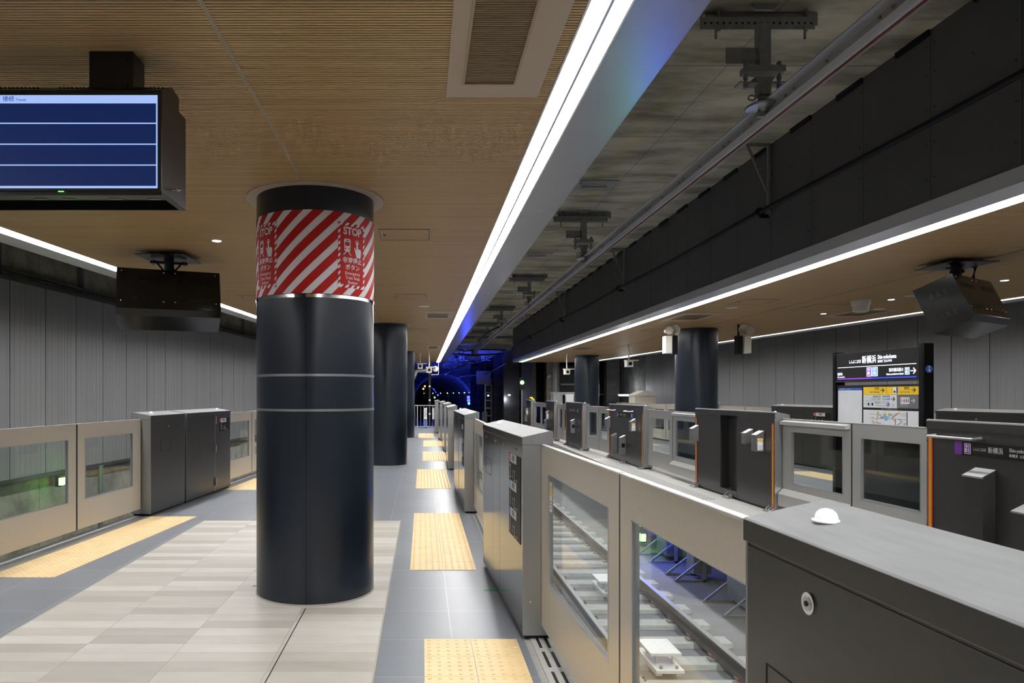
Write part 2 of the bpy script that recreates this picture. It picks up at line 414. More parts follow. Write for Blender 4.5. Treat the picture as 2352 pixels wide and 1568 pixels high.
# door thresholds on our side (light metal with long slots)
OPEN_M = [(1.57, 4.53), (6.5, 9.34), (11.9, 14.7), (16.6, 19.4), (21.4, 24.0), (25.4, 28.6)]
for i, (d0, d1) in enumerate(OPEN_M):
    b = MB(); b.box(.70, .918, d0-.2, d1+.2, 0, .006, 'door_lip' if 0 else 'threshold')
    d = d0
    while d < d1:
        for x in (.745, .80, .86): b.box(x-.009, x+.009, d+.02, d+.26, .006, .0075, 'black')
        d += .31
    struct(b.build('trim_%d' % (10+i)))
OPEN_L = [(1.1, 4.2), (6.1, 9.1), (11.96, 14.9), (17.2, 20.2)]
for i, (d0, d1) in enumerate(OPEN_L):
    struct(slab('trim_%d' % (20+i), lambda d: EDGE_L(d)+.005, lambda d: EDGE_L(d)+.205, [d0-.05, d1+.0], 0, .006, 'door_lip'))

# ------------------------------------------------------------------ tactile paving
def tactile(label, fx, d0, n, wt=2, sgn=1):
    b = MB(); t = .303
    for r in range(n):
        ya = d0 + r*t; yb = ya + t - .004
        for c in range(wt):
            xa = fx(ya) + c*t; xb = xa + t - .004; ka = fx(yb) - fx(ya)
            b.hexa([(xa, ya, 0), (xb, ya, 0), (xb+ka, yb, 0), (xa+ka, yb, 0), (xa, ya, .004), (xb, ya, .004), (xb+ka, yb, .004), (xa+ka, yb, .004)], 'tactile')
            for i in range(5):
                for j in range(5):
                    fy = (j+.5)/5; cx = xa + (i+.5)/5*(t-.004) + ka*fy; cy = ya + fy*(t-.004)
                    o = len(b.v); k = b.mi('tactile'); sg = 8
                    for rr, zz in ((.0125, .004), (.0085, .0085)):
                        for q in range(sg): b.v.append((cx+rr*math.cos(q*PI/4), cy+rr*math.sin(q*PI/4), zz))
                    for q in range(sg): b.f.append([o+q, o+(q+1) % sg, o+sg+(q+1) % sg, o+sg+q]); b.m.append(k)
                    b.f.append([o+sg+q for q in range(sg)]); b.m.append(k)
    o = b.build('tactile_paving'); tag(o, label, 'tactile paving', 'yellow tactile paving blocks'); return o
ta = [('nearest', .01, 1.52, 10, 'beside the gate doors at the bottom edge of the photo'), ('second', -.115, 6.33, 10, 'beside the first gap past the steel cabinet'), ('third', -.118, 11.8, 10, 'level with the second round column'),
      ('fourth', .0, 16.7, 9, 'beyond the second round column'), ('fifth', .02, 21.3, 9, 'small in the distance'), ('sixth', -.17, 25.4, 10, 'near the end fence')]
for k, x, d, n, tx in ta: tactile('%s yellow dotted paving block, %s' % (k, tx), const(x), d, n)
tactile('yellow dotted paving strip slanting along the left door panels', lambda d: EDGE_L(d)+.215, 6.08, 10)
tactile('yellow dotted paving patch left of the striped column past the left cabinets', lambda d: EDGE_L(d)+.215, 11.64, 10)
for i, (d, n) in enumerate(((7.1, 8), (12.5, 8), (17.8, 6), (22.2, 6))):
    tactile('yellow dotted paving on the right platform seen under its %s door gap' % ('nearest', 'second', 'third', 'fourth')[i], lambda q: EDGE_R(q)+1.0, d, n)
for i, (d, n) in enumerate(((11.7, 9), (17.0, 9), (22.0, 8))):
    tactile('yellow dotted paving along the far side of the right platform, %s one' % ('nearest', 'middle', 'farthest')[i], lambda q: EDGE_F(q)-1.55, d, n)

# ------------------------------------------------------------------ ceilings
def slat_ceiling(fa, fb, d0, d1, z, seam):
    b = MB(); p = .021; d = d0
    while d < d1:
        for (a, c) in ((fa(d), seam-.011), (seam+.011, fb(d))):
            b.box(a, c, d, d+.0130, z, z+.018, 'wood')
        d += p
    o = struct(b.build('ceiling'))
    c = MB()
    for (q, e) in ((d0, d1),):
        c.hexa([(fa(q), q, z+.018), (fb(q), q, z+.018), (fb(e), e, z+.018), (fa(e), e, z+.018), (fa(q), q, z+.06), (fb(q), q, z+.06), (fb(e), e, z+.06), (fa(e), e, z+.06)], 'slat_gap')
    struct(c.build('ceiling_backing'))
    return o
slat_ceiling(lambda d: LEDL(d), const(.668), -1.0, 34.8, CZ, -.9)
struct(slab('ceiling', lambda d: LEDL(d), const(.668), [Y0, -1.0], CZ, CZ+.05, 'wood'))
b = MB(); b.box(-.911, -.889, Y0, 34.8, CZ-.001, CZ+.012, 'wood_trim'); struct(b.build('trim_30'))
slat_ceiling(const(4.80), lambda d: LEDF(d), 3.0, 33.6, RZ, 6.40)
struct(slab('ceiling', const(4.80), lambda d: LEDF(d), [Y0, 3.0], RZ, RZ+.05, 'wood'))
b = MB(); b.box(6.395, 6.405, Y0, 33.6, RZ+.002, RZ+.012, 'slat_gap'); struct(b.build('trim_31'))
# soffits
struct(slab('soffit', const(.86), const(1.165), [Y0, 6.88], CZ, CZ+.12, 'soffit'))
struct(slab('soffit', const(.86), const(1.165), [6.884, 20], CZ, CZ+.12, 'soffit'))
struct(slab('soffit', const(.86), const(1.165), [20.005, 34.9], CZ, CZ+.12, 'soffit'))
struct(slab('soffit', lambda d: LEDL(d)-.48, lambda d: LEDL(d)-.19, [Y0, 8.0], CZ, CZ+.12, 'soffit_lit'))
struct(slab('soffit', lambda d: LEDL(d)-.48, lambda d: LEDL(d)-.19, [8.005, 34.9], CZ, CZ+.12, 'soffit_lit'))
struct(slab('soffit', const(4.35), const(4.60), [Y0, 33.7], RZ, RZ+.12, 'soffit_lit'))
struct(slab('soffit', lambda d: LEDF(d)+.13, lambda d: LEDF(d)+.50, [Y0, 33.7], RZ, RZ+.12, 'soffit_lit'))
struct(slab('ceiling_void', lambda d: LEDL(d)-.46, const(1.15), [Y0, 34.9], CZ+.13, CZ+.2, 'black'))
struct(slab('wall_beam', const(1.0), const(1.16), [Y0, 34.9], CZ+.12, CC, 'dark_board'))
# dark fascia board wall above the right track edge
b = MB(); b.box(4.36, 4.46, Y0, 33.7, RZ+.12, CC+.02, 'dark_board')
d = -5.0
while d < 33:
    b.box(4.3592, 4.3605, d-.002, d+.002, RZ+.14, CC-.06, 'black'); d += .915
d = -5.0; i = 0
while d < 33:
    b.box(4.335, 4.3605, d, d+.42, CC-.05, CC, 'black'); d += .915
struct(b.build('wall_fascia'))
b = MB()
d = -5.0
while d < 33:
    for z in (3.45, 3.75, 4.05, 4.35, 4.6):
        for q in (-.05, .05): b.cyl((4.3585, d+q, z), .006, -.004, 'black', 6, axis='x')
    b.cyl((4.3585, d+.45, 3.9), .006, -.004, 'black', 6, axis='x'); b.cyl((4.3585, d+.45, 4.3), .006, -.004, 'black', 6, axis='x'); d += .915
struct(b.build('trim_32'))
struct(slab('ceiling', const(-12), const(14), [Y0-1, 37.5], CC, CC+.2, 'concrete'))
# ------------------------------------------------------------------ strip lights
def strip(label, tubes, fn, d0, d1, z, spine=None):
    t = thing('strip_light', label, 'strip light', (0, 0, 0), 0, 'ceiling strip lights')
    lo = min(a for a, c in tubes); hi = max(c for a, c in tubes)
    h = MB(); ds = (d0, d1)
    def pc(a, c, z0, z1, m, bb):
        bb.hexa([(fn(d0)+a, d0, z0), (fn(d0)+c, d0, z0), (fn(d1)+c, d1, z0), (fn(d1)+a, d1, z0), (fn(d0)+a, d0, z1), (fn(d0)+c, d0, z1), (fn(d1)+c, d1, z1), (fn(d1)+a, d1, z1)], m)
    pc(lo-.012, lo-.002, z-.004, z+.06, 'white', h); pc(hi+.002, hi+.012, z-.004, z+.06, 'white', h); pc(lo-.012, hi+.012, z+.06, z+.075, 'white', h)
    if spine: pc(spine[0], spine[1], z-.012, z+.05, 'alu', h)
    h.build('housing', t)
    for a, c in tubes:
        e = MB(); pc(a, c, z+.012, z+.03, 'led', e); e.build('diffuser', t)
    return t
strip('bright double strip light running along the ceiling beside the middle track', [(.683, .755), (.773, .845)], const(0), Y0, 34.9, CZ, (.757, .771))
strip('bright strip light along the left edge of the wooden ceiling', [(-.175, -.015)], LEDL, Y0, 34.9, CZ)
strip('bright strip light below the dark fascia of the right platform', [(4.615, 4.785)], const(0), Y0, 33.7, RZ)
strip('thin strip light along the far edge of the right platform ceiling', [(.015, .115)], LEDF, Y0, 33.7, RZ)

# ------------------------------------------------------------------ walls
def corrugated(name, fw, d0, d1, z0, z1, face, pitch=.98, j0=0):
    b = MB(); d = d0; pat = [0, .035, .05, .085, .10, .135, .15, .26, .275, .31, .325, .36, .375, .50, .515, .55, .565, .68, .695, .73, .745, .78, .795, .92]
    off = [0, 0, .012, .012]; 
    rng = random.Random(3)
    while d < d1:
        k = 0; x = d + .012; lvl = 0
        while x < d + pitch - .012:
            wd = rng.choice((.03, .045, .06, .10)); x2 = min(x + wd, d + pitch - .012)
            o = face*(.0022 if lvl else .0)
            b.hexa([(fw(x)+o, x, z0), (fw(x)+o-face*.05, x, z0), (fw(x2)+o-face*.05, x2, z0), (fw(x2)+o, x2, z0),
                    (fw(x)+o, x, z1), (fw(x)+o-face*.05, x, z1), (fw(x2)+o-face*.05, x2, z1), (fw(x2)+o, x2, z1)], 'wall_metal')
            x = x2; lvl ^= 1
        b.hexa([(fw(d)-face*.02, d-.012, z0), (fw(d)-face*.05, d-.012, z0), (fw(d)-face*.05, d+.012, z0), (fw(d)-face*.02, d+.012, z0),
                (fw(d)-face*.02, d-.012, z1), (fw(d)-face*.05, d-.012, z1), (fw(d)-face*.05, d+.012, z1), (fw(d)-face*.02, d+.012, z1)], 'wall_joint')
        d += pitch
    return struct(b.build(name))
corrugated('wall_left', WALL_L, -6.7, 38, .14, 3.55, 1)
struct(slab('wall_left_lower', lambda d: WALL_L(d)-.55, lambda d: WALL_L(d)-.25, [Y0, 38], BED, CC, 'wall_concrete'))
b = MB()
for (za, zb) in ((3.55, 3.62), (3.70, 3.73), (.08, .14)):
    b.hexa([(WALL_L(Y0)+.03, Y0, za), (WALL_L(Y0)-.06, Y0, za), (WALL_L(38)-.06, 38, za), (WALL_L(38)+.03, 38, za), (WALL_L(Y0)+.03, Y0, zb), (WALL_L(Y0)-.06, Y0, zb), (WALL_L(38)-.06, 38, zb), (WALL_L(38)+.03, 38, zb)], 'wall_joint')
struct(b.build('trim_33'))
st = None
d = 9.5; k = 0
while d < 31:
    if st is None:
        st = thing('steel_bracket', 'steel bracket on the concrete above the left metal wall', 'bracket', (WALL_L(d)-.24, d, 3.5), 0, 'steel brackets above the left metal wall')
        m = MB(); m.box(0, .12, -.05, .05, 0, 1.1, 'galv'); m.build('post', st)
        m = MB(); m.box(0, .75, -.02, .02, .78, .86, 'galv'); m.build('arm', st)
    else: dup(st, (WALL_L(d)-.25, d, 3.5))
    d += 2.45
corrugated('wall_right', WALL_R, 4.0, 32.8, .1, 3.6, -1)
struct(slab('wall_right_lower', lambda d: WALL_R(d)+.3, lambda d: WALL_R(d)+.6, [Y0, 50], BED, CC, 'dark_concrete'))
struct(slab('wall_back', const(-12), const(18), [Y0-1.0, Y0-.8], BED, CC, 'dark_concrete'))

# ------------------------------------------------------------------ round columns
CR = .475
def column(x, y, h, label, band=False, grp='round dark columns'):
    t = thing('round_column', label, 'column', (x, y, 0), 0, grp)
    b = MB(); b.cyl((0, 0, 0), CR, h, 'column_navy', 72); b.build('shaft', t, smooth=True)
    b = MB(); b.lathe((0, 0, h-.012), [(CR+.002, 0), (.557, 0), (.557, .011), (CR+.002, .011)], 'vent_frame', 64); b.build('ceiling_collar', t, smooth=True)
    b = MB(); b.lathe((0, 0, 0), [(CR, 0), (CR+.006, 0), (CR+.006, .012), (CR, .012)], 'tile_joint', 64); b.build('base_ring', t, smooth=True)
    for z in ((1.478, 1.745, 2.345) if band else ()):
        b = MB(); hh = .026 if z > 2 else .020
        b.lathe((0, 0, z-hh/2), [(CR, 0), (CR+.004, .001), (CR+.004, hh-.001), (CR, hh)], 'chrome' if z > 2 else 'steel', 72); b.build('metal_ring', t, smooth=True)
    b = MB(); b.box(-.002, .002, -CR-.0012, -CR+.01, 0, h-.02, 'black'); b.build('panel_seam', t)
    if band:
        z0, z1 = 2.362, 2.993
        def P(u, z, e): a = u/CR; return ((CR+e)*math.sin(a), -(CR+e)*math.cos(a), z)
        b = MB(); n = 96; c = 2*PI*CR
        for i in range(n):
            u0 = c*i/n; u1 = c*(i+1)/n; b.quad(P(u0, z0, .002), P(u1, z0, .002), P(u1, z1, .002), P(u0, z1, .002), 'column_red')
        b.build('red_band', t, smooth=True)
        b = MB(); ns = 19; per = c/ns; rows = 20
        for k in range(ns):
            for r in range(rows):
                za = z0+(z1-z0)*r/rows; zb = z0+(z1-z0)*(r+1)/rows
                ua = k*per + (za-z0)*1.02; ub = k*per + (zb-z0)*1.02; wd = per*.44; off = -.035
                for q in range(2):
                    fa = q/2*wd; fb = (q+1)/2*wd
                    b.quad(P(off+ua+fa, za, .0032), P(off+ua+fb, za, .0032), P(off+ub+fb, zb, .0032), P(off+ub+fa, zb, .0032), 'sticker_white')
        b.build('white_stripe', t, smooth=True)
        for q, deg in enumerate((45, -45, 135, -135)):
            uc = math.radians(deg)*CR; zc = 2.668; W = .262; H = .50
            b = MB()
            for i in range(12):
                ua = uc-W/2+W*i/12; ub = uc-W/2+W*(i+1)/12; b.quad(P(ua, zc-H/2, .0045), P(ub, zc-H/2, .0045), P(ub, zc+H/2, .0045), P(ua, zc+H/2, .0045), 'column_red')
            if abs(deg) == 45:
                e = .006; bw = .024; R = lambda u, v: P(uc+u, zc+v, e)
                def para(u0, u1, v0, v1, sh=0, sv=0):  # slanted dash
                    b.quad(R(u0, v0), R(u1, v0+sv), R(u1+sh, v1+sv), R(u0+sh, v1), 'sticker_white')
                nd = 5; pu = W/nd
                for i in range(nd):
                    for vv in (-H/2, H/2-bw): para(-W/2+i*pu+.002, -W/2+i*pu+pu*.5, vv, vv+bw, pu*.42)
                nv = 11; pv = H/nv
                for i in range(nv):
                    for uu in (-W/2, W/2-bw*.8): b.quad(R(uu, -H/2+i*pv), R(uu+bw*.8, -H/2+i*pv+pv*.4), R(uu+bw*.8, -H/2+i*pv+pv*.9), R(uu, -H/2+i*pv+pv*.5), 'sticker_white')
                tf = lambda ox, oz: (lambda x_, y_: P(uc+ox+x_, zc+oz+y_, e))
                T = lambda s_, z_, sz, bo=0, sx=1.0: b.text(s_, (0, 0, 0), (1, 0, 0), (0, 0, 1), sz, 'sticker_white', fn=tf(0, z_), bold=bo, sx=sx)
                T('STOP', .185, .080, .032, .92); T('非常停止', -.040, .047, .018, 1.0); T('ボタン', -.093, .047, .018, 1.0)
                T('Emergency', -.137, .035, .003, .95); T('Train Stop', -.172, .035, .003, .95); T('Button', -.207, .035, .003, .95)
                # train pictogram
                def rect(u0, u1, v0, v1, m='sticker_white', ee=e): b.quad(P(uc+u0, zc+v0, ee), P(uc+u1, zc+v0, ee), P(uc+u1, zc+v1, ee), P(uc+u0, zc+v1, ee), m)
                def poly(pts, m='sticker_white', ee=e): b.add([P(uc+u_, zc+v_, ee) for u_, v_ in pts], [tuple(range(len(pts)))], m)
                poly([(-.078, .035), (-.066, .026), (-.038, .026), (-.026, .035), (-.022, .112), (-.030, .126), (-.074, .126), (-.082, .112)])
                rect(-.073, -.031, .072, .102, 'column_red', e+.001); rect(-.066, -.038, .110, .117, 'column_red', e+.001)
                rect(-.072, -.062, .045, .057, 'column_red', e+.001); rect(-.042, -.032, .045, .057, 'column_red', e+.001)
                poly([(-.090, .000), (-.080, .000), (-.060, .026), (-.068, .026)]); poly([(-.024, .000), (-.014, .000), (-.036, .026), (-.044, .026)])
                # pressing hand pictogram
                poly([(.018, .050), (.030, .010), (.036, -.010), (.078, -.010), (.086, .022), (.086, .052), (.076, .060), (.052, .060), (.050, .108), (.042, .114), (.035, .108), (.034, .048), (.022, .062), (.010, .066)])
                for i in range(14):
                    a0 = 2*PI*i/14; a1 = 2*PI*(i+1)/14
                    poly([(.042+.017*math.cos(a0), .108+.017*math.sin(a0)), (.042+.017*math.cos(a1), .108+.017*math.sin(a1)), (.042+.012*math.cos(a1), .108+.012*math.sin(a1)), (.042+.012*math.cos(a0), .108+.012*math.sin(a0))])
            b.build('stop_label', t, smooth=False)
    return t
column(-.88, 5.73, CZ, 'thick navy round column wrapped in a red and white striped emergency stop band', True)
column(-.83, 15.9, CZ, 'navy round column just behind and right of the striped one')
column(-.78, 25.8, CZ, 'narrow-looking navy round column third in the line behind the striped one')
column(6.44, 16.4, RZ, 'nearer navy round column on the right platform between two horn speakers')
column(6.5, 27.6, RZ, 'farther navy round column on the right platform')

# ------------------------------------------------------------------ platform gates
def placard(b, R0, right, up, nrm, tabs, W, H):
    R0 = Vector(R0); right = Vector(right); up = Vector(up); nrm = Vector(nrm)
    def q(u0, u1, v0, v1, m, e):
        b.quad(*[tuple(R0 + right*u + up*v + nrm*e) for u, v in ((u0, v0), (u1, v0), (u1, v1), (u0, v1))], m)
    n = len(tabs); h = H/n; q(0, W, 0, H, 'black', .002)
    for i, (m, num, a, c) in enumerate(tabs):
        v = H - (i+1)*h
        q(0, W*.15, v+h*.68, v+h, m, .0035); q(W*.15, W*.66, v+h*.68, v+h, 'white', .0035)
        T = lambda s, u, vv, sz, mm='white', bo=0, sx=1: b.text(s, tuple(R0+right*u+up*vv+nrm*.0045), right, up, sz, mm, bold=bo, sx=sx)
        T(num, W*.075, v+h*.84, h*.22, sx=.7); T('両編成', W*.40, v+h*.84, h*.24, 'black', .02, .8)
        T(a, W*.14, v+h*.32, h*.78, sx=.62); T('号\n車', W*.33, v+h*.24, h*.16, sx=.8); T(c, W*.50, v+h*.22, h*.58, sx=.7); T('番ドア', W*.70, v+h*.08, h*.13)
def cabinet(p0, p1, label, dep=.20, split=(), dome=(0.1,), plac=None, plac_at=None, locks=(), hatch=None, track=False, name_panel=None, handles=(), hoods=(), gap=None, gloss=False, group='gate cabinets along our platform'):
    p0 = Vector((p0[0], p0[1], 0)); p1 = Vector((p1[0], p1[1], 0)); dv = p1-p0; L = dv.length; ang = math.atan2(dv.y, dv.x)
    t = thing('gate_cabinet', label, 'platform gate cabinet', p0, ang, group)
    CH = 'charcoal_gloss' if gloss else 'charcoal'
    b = MB()
    segs = [(0, L)] if not gap else [(0, gap[0]), (gap[1], L)]
    for a, c in segs:
        b.box(a+.008, c-.008, -dep+.003, -.003, .03, 1.27, 'track_panel')
    if gap: b.box(gap[0]-.01, gap[1]+.01, -.06, -.01, .03, 1.27, 'track_panel'); b.box(gap[0]-.01, gap[1]+.01, -dep, 0, .03, .12, 'track_panel')
    b.build('body', t, bevel=.003)
    b = MB(); b.box(.02, L-.02, -dep+.02, -.02, 0, .03, 'black'); b.build('plinth', t)
    for e, sg in ((0, -1), (L, 1)):
        b = MB(); b.box(e, e-sg*.010, -dep, 0, .03, 1.268, 'steel')
        for z in (.25, .6, .95): b.cyl((e-sg*.001, -dep*.25, z), .006, sg*.005, 'chrome', 8, axis='x')
        b.build('end_panel', t)
    # front panels with real gaps
    cuts = [0.004] + list(split) + [L-.004]
    for a, c in zip(cuts, cuts[1:]):
        b = MB(); b.box(a+.003, c-.003, -.003, .0, .055, 1.262, CH); fp = b.build('front_panel', t, bevel=.0008)
    # sloping lid
    b = MB(); b.prism([(.004, 1.27), (.004, 1.318), (0, 1.322), (-dep+.02, 1.362), (-dep+.004, 1.358), (-dep, 1.345), (-dep, 1.27)], -.004, L+.004, 'steel_lid',
                      side=[CH, 'steel_lid', 'steel_lid', 'steel_lid', 'steel_lid', 'steel_lid' if not track else 'track_panel', 'steel_lid', 'steel_lid'])
    b.build('lid', t, bevel=.0015)
    for s in dome:
        s = s if s >= 0 else L+s
        b = MB(); zc = 1.322 + .04*.45 + .002; r = .021
        b.lathe((s, -dep*.45, zc), [(r*1.3, 0), (r*1.3, .003), (r*1.02, .005), (r, .010), (r*.86, .018), (r*.55, .024), (r*.2, .026)], 'dome', 24); b.build('signal_dome', t, smooth=True, label='white translucent dome lamp')
    for (s, z, r) in locks:
        b = MB(); b.cyl((s, 0, z), r, .004, 'chrome', 24, axis='y'); b.cyl((s, .004, z), r*.62, .002, 'alu', 20, axis='y'); b.cyl((s, .006, z), r*.25, .002, 'black', 12, axis='y'); b.build('key_lock', fp, smooth=True)
    if hatch:
        s0, s1, z0, z1 = hatch; b = MB()
        for (a, c, e, f) in ((s0, s1, z0, z0+.003), (s0, s1, z1-.003, z1), (s0, s0+.003, z0, z1), (s1-.003, s1, z0, z1)): b.box(a, c, 0, .0012, e, f, 'black')
        b.build('hatch_outline', fp)
    if plac:
        b = MB(); u0, wd, hh, zt = plac_at
        placard(b, (u0, 0, zt-hh), (-1, 0, 0), (0, 0, 1), (0, 1, 0), plac, wd, hh); b.build('door_number_placard', t, label='black placard with white car and door numbers')
    if track:
        y = -dep
        for s in (.05, L-.05):
            b = MB(); b.box(s-.032, s+.032, y-.002, y, .05, 1.2, 'red'); b.box(s-.018, s+.018, y-.003, y-.001, .065, 1.185, 'orange'); b.build('reflective_stripe', t, label='orange reflective stripe with red border')
        k = 0
        for s in (.06, L/2, L-.06):
            b = MB(); b.box(s-.09, s+.09, y-.09, y-.01, 0, .012, 'galv_light')
            for q in (-.08, 0, .08): b.prism([(y-.085, .012), (y-.0, .012), (y-.0, .08)], s+q-.004, s+q+.004, 'galv_light'); b.cyl((s+q*.6, y-.055, .012), .012, .02, 'chrome', 6)
            b.build('foot_bracket', t)
        b = MB()
        for s in (.012, L*.5, L-.012):
            for z in (.15, .35, .55, .75, .95, 1.15): b.cyl((s, y, z), .006, -.004, 'chrome', 6, axis='y')
        b.build('panel_screw', t)
        for (s0, s1) in handles:
            b = MB(); b.tube([(s0, y, 1.215), (s0, y-.075, 1.205), (s1, y-.075, 1.205), (s1, y, 1.215)], .013, 'steel', 10); b.build('grab_handle', t, smooth=True)
        for (s, wd, z0, z1, dd, kind) in hoods:
            b = MB(); b.prism([(y, z0), (y, z1+.02), (y-dd, z1-.04), (y-dd, z0)][::-1], s, s+wd, 'steel' if kind != 'box' else 'track_panel', side=None)
            b.box(s-.006, s+wd+.006, y-dd-.012, y-dd+.0, z1-.05, z1-.038, 'alu')
            if kind == 'box': b.hexa([(s-.004, y-dd-.01, z1-.044), (s+wd+.004, y-dd-.01, z1-.044), (s+wd+.004, y, z1+.02), (s-.004, y, z1+.02), (s-.004, y-dd-.01, z1-.036), (s+wd+.004, y-dd-.01, z1-.036), (s+wd+.004, y, z1+.028), (s-.004, y, z1+.028)], 'steel')
            if kind == 'warn':
                # same sticker seen from the end side
                for xx in (s+wd,):
                    b.box(xx, xx+.002, y-dd+.018, y-.018, z0+.02, z1-.085, 'white'); b.prism([(y-dd+.022, z1-.135), (y-.022, z1-.135), (y-.022, z1-.11), (y-dd/2, z1-.09), (y-dd+.022, z1-.11)], xx+.001, xx+.003, 'yellow')
                    for q in range(3): b.box(xx+.001, xx+.003, y-dd+.028, y-.028, z0+.035+q*.022, z0+.040+q*.022, 'sign_blue')
                    b.cyl((xx, y-dd/2, z1-.06), .012, .006, 'red', 12, axis='x')
            if kind == 'slot': b.box(s+wd, s+wd+.003, y-dd+.02, y-.02, (z0+z1)/2-.05, (z0+z1)/2+.05, 'black')
            b.build('sensor_hood', t, label='small metal hood box')
        if name_panel:
            s0, wd, zc, hh = name_panel; b = MB(); ey = y-.003
            b.box(s0, s0+wd, y-.002, y, zc-hh/2, zc+hh/2, 'black'); b.box(s0, s0+hh*.72, y-.0035, y-.001, zc-hh/2, zc+hh/2, 'purple'); b.box(s0+wd-hh*.72, s0+wd, y-.0035, y-.001, zc-hh/2, zc+hh/2, 'sign_blue')
            tx = lambda s, u, v, sz, m='white', al='CENTER', bo=0, sx=1, e=0: b.text(s, (s0+u, ey-e, zc+v), (1, 0, 0), (0, 0, 1), sz, m, align=al, bold=bo, sx=sx)
            for (u, m, a, c) in ((hh*1.25, 'purple', 'SH', '01'), (wd-hh*1.25, 'tab_sky', 'SO', '52')):
                b.box(s0+u-hh*.30, s0+u+hh*.30, y-.0032, y-.001, zc-hh*.40, zc+hh*.40, 'white'); b.box(s0+u-hh*.25, s0+u+hh*.25, y-.0040, y-.001, zc-hh*.36, zc+hh*.36, m)
                tx(a, u, hh*.18, hh*.30, bo=.02, e=.002); tx(c, u, -hh*.14, hh*.44, bo=.03, e=.002)
            tx('しんよこはま', hh*1.75, 0, hh*.26, al='LEFT', sx=.8); tx('新横浜', hh*3.15, 0, hh*.50, al='LEFT', sx=.9)
            tx('Shin-yokohama', hh*5.0, hh*.16, hh*.38, al='LEFT', sx=.85); tx('新横滨  신요코하마', hh*5.0, -hh*.22, hh*.24, al='LEFT')
            b.build('station_name_panel', t, label='black strip panel with white station name')
    return t

def door(p0, p1, label, mt='door_beige', th=.028, lead='end', z0=.10, z1=1.265, win=None, rail=False, group='sliding doors along our platform', sticker=False):
    p0 = Vector((p0[0], p0[1], 0)); p1 = Vector((p1[0], p1[1], 0)); dv = p1-p0; L = dv.length; ang = math.atan2(dv.y, dv.x)
    t = thing('gate_door', label, 'platform gate door', p0, ang, group)
    a, c = (.20, L-.14) if lead == 'end' else (.14, L-.20)
    wz0, wz1 = (.42, 1.105) if not win else win
    b = MB()
    b.box(0, a, -th, 0, z0, z1, mt); b.box(c, L, -th, 0, z0, z1, mt); b.box(a, c, -th, 0, z0, wz0, mt); b.box(a, c, -th, 0, wz1, z1, mt)
    fr = b.build('frame', t)
    b = MB(); b.box(0, L, -th-.002, .002, z1, z1+.010, 'door_lip'); b.build('top_lip', t, bevel=.003)
    b = MB(); r = .014
    for (x0, x1, za, zb) in ((a, c, wz0, wz0+r*.5), (a, c, wz1-r*.3, wz1), (a, a+r, wz0, wz1), (c-r, c, wz0, wz1)): b.box(x0, x1, -th-.001, .001, za, zb, 'alu')
    b.build('window_bead', fr)
    b = MB(); b.box(a+.004, c-.004, -.012, -.006, wz0, wz1, 'glass')
    b.build('glass_pane', fr)
    e = L if lead == 'end' else 0; sg = 1 if lead == 'end' else -1
    b = MB(); b.box(e, e+sg*.014, -th*.9, -th*.1, z0, z1, 'rubber'); b.build('edge_seal', t)
    if rail:
        b = MB(); b.prism([(-th, 1.20), (-th-.05, 1.19), (-th-.05, 1.235), (-th, 1.25)][::-1], .02, L-.02, 'door_lip'); b.build('top_rail', t)
        b = MB(); b.prism([(-th, z0), (-th-.07, z0), (-th-.07, z0+.16), (-th, z0+.23)][::-1], .0, L, mt); b.build('bottom_cover', t)
    if sticker:
        b = MB(); s = a+.06 if lead == 'end' else c-.06
        b.box(s-.03, s+.03, -.005, -.004, .88, 1.06, 'white'); b.box(s-.026, s+.026, -.004, -.003, .98, 1.04, 'yellow')
        for q in range(3): b.box(s-.02, s+.02, -.004, -.003, .90+q*.02, .905+q*.02, 'sign_blue')
        b.build('warning_sticker', t, label='white and yellow warning sticker')
    return t

# ---- our platform, track side: faces at X(d)
XM = lambda d: lerp([(0, .735), (1.57, .735), (4.53, .650), (6.5, .565), (9.34, .56), (11.9, .535), (14.7, .53), (19.4, .60), (24, .60), (28.6, .50), (33, .48)], d)
om = lambda d: (XM(d), d)
TRIP = [('tab_red', '10', '2', '2'), ('tab_sky', '8', '1', '2'), ('tab_blue', '6', '1', '2')]
cabinet((.73, -1.3), (.73, 1.575), 'large charcoal gate cabinet with sloping silver top filling the bottom right corner', split=(), dome=(-.16,), locks=((2.87-.255, 1.205, .021),), hatch=(1.3, 2.78, .55, 1.03))
cabinet(om(4.53), om(6.5), 'brushed steel gate cabinet with three stacked door number placards, centre foreground', split=(.98, 1.35), dome=(-.38,), plac=TRIP, plac_at=(.52, .46, .575, 1.18), hatch=(1.45, 1.80, .90, 1.04), gloss=True,
        locks=((.25, 1.22, .012), (.75, 1.22, .012), (1.2, 1.22, .012), (1.75, 1.22, .012)))
cabinet(om(9.34), om(10.55), 'gate cabinet with two white domes directly behind the placard cabinet, near half', split=(.7,), dome=(.3,), plac=TRIP, plac_at=(.52, .40, .575, 1.18), gloss=True)
cabinet(om(10.62), om(11.9), 'gate cabinet section joined behind the two-domed cabinet, right of the columns', split=(.6,), dome=(-.3,), gloss=True)
for i, (a, c) in enumerate(((14.7, 16.6), (19.4, 21.4), (24.0, 25.4), (28.6, 30.2))):
    cabinet(om(a), om(c), ['slim-looking steel gate cabinet fourth along the doors right of the columns', 'distant steel gate cabinet fifth along the doors right of the columns', 'distant steel gate cabinet sixth along the doors right of the columns', 'farthest steel gate cabinet, beside the end fence'][i],
            split=(.9,), dome=(.25,), gloss=True, plac=[('tab_red', '10', '2', '1')] if i < 2 else None, plac_at=(.5, .40, .19, 1.18))
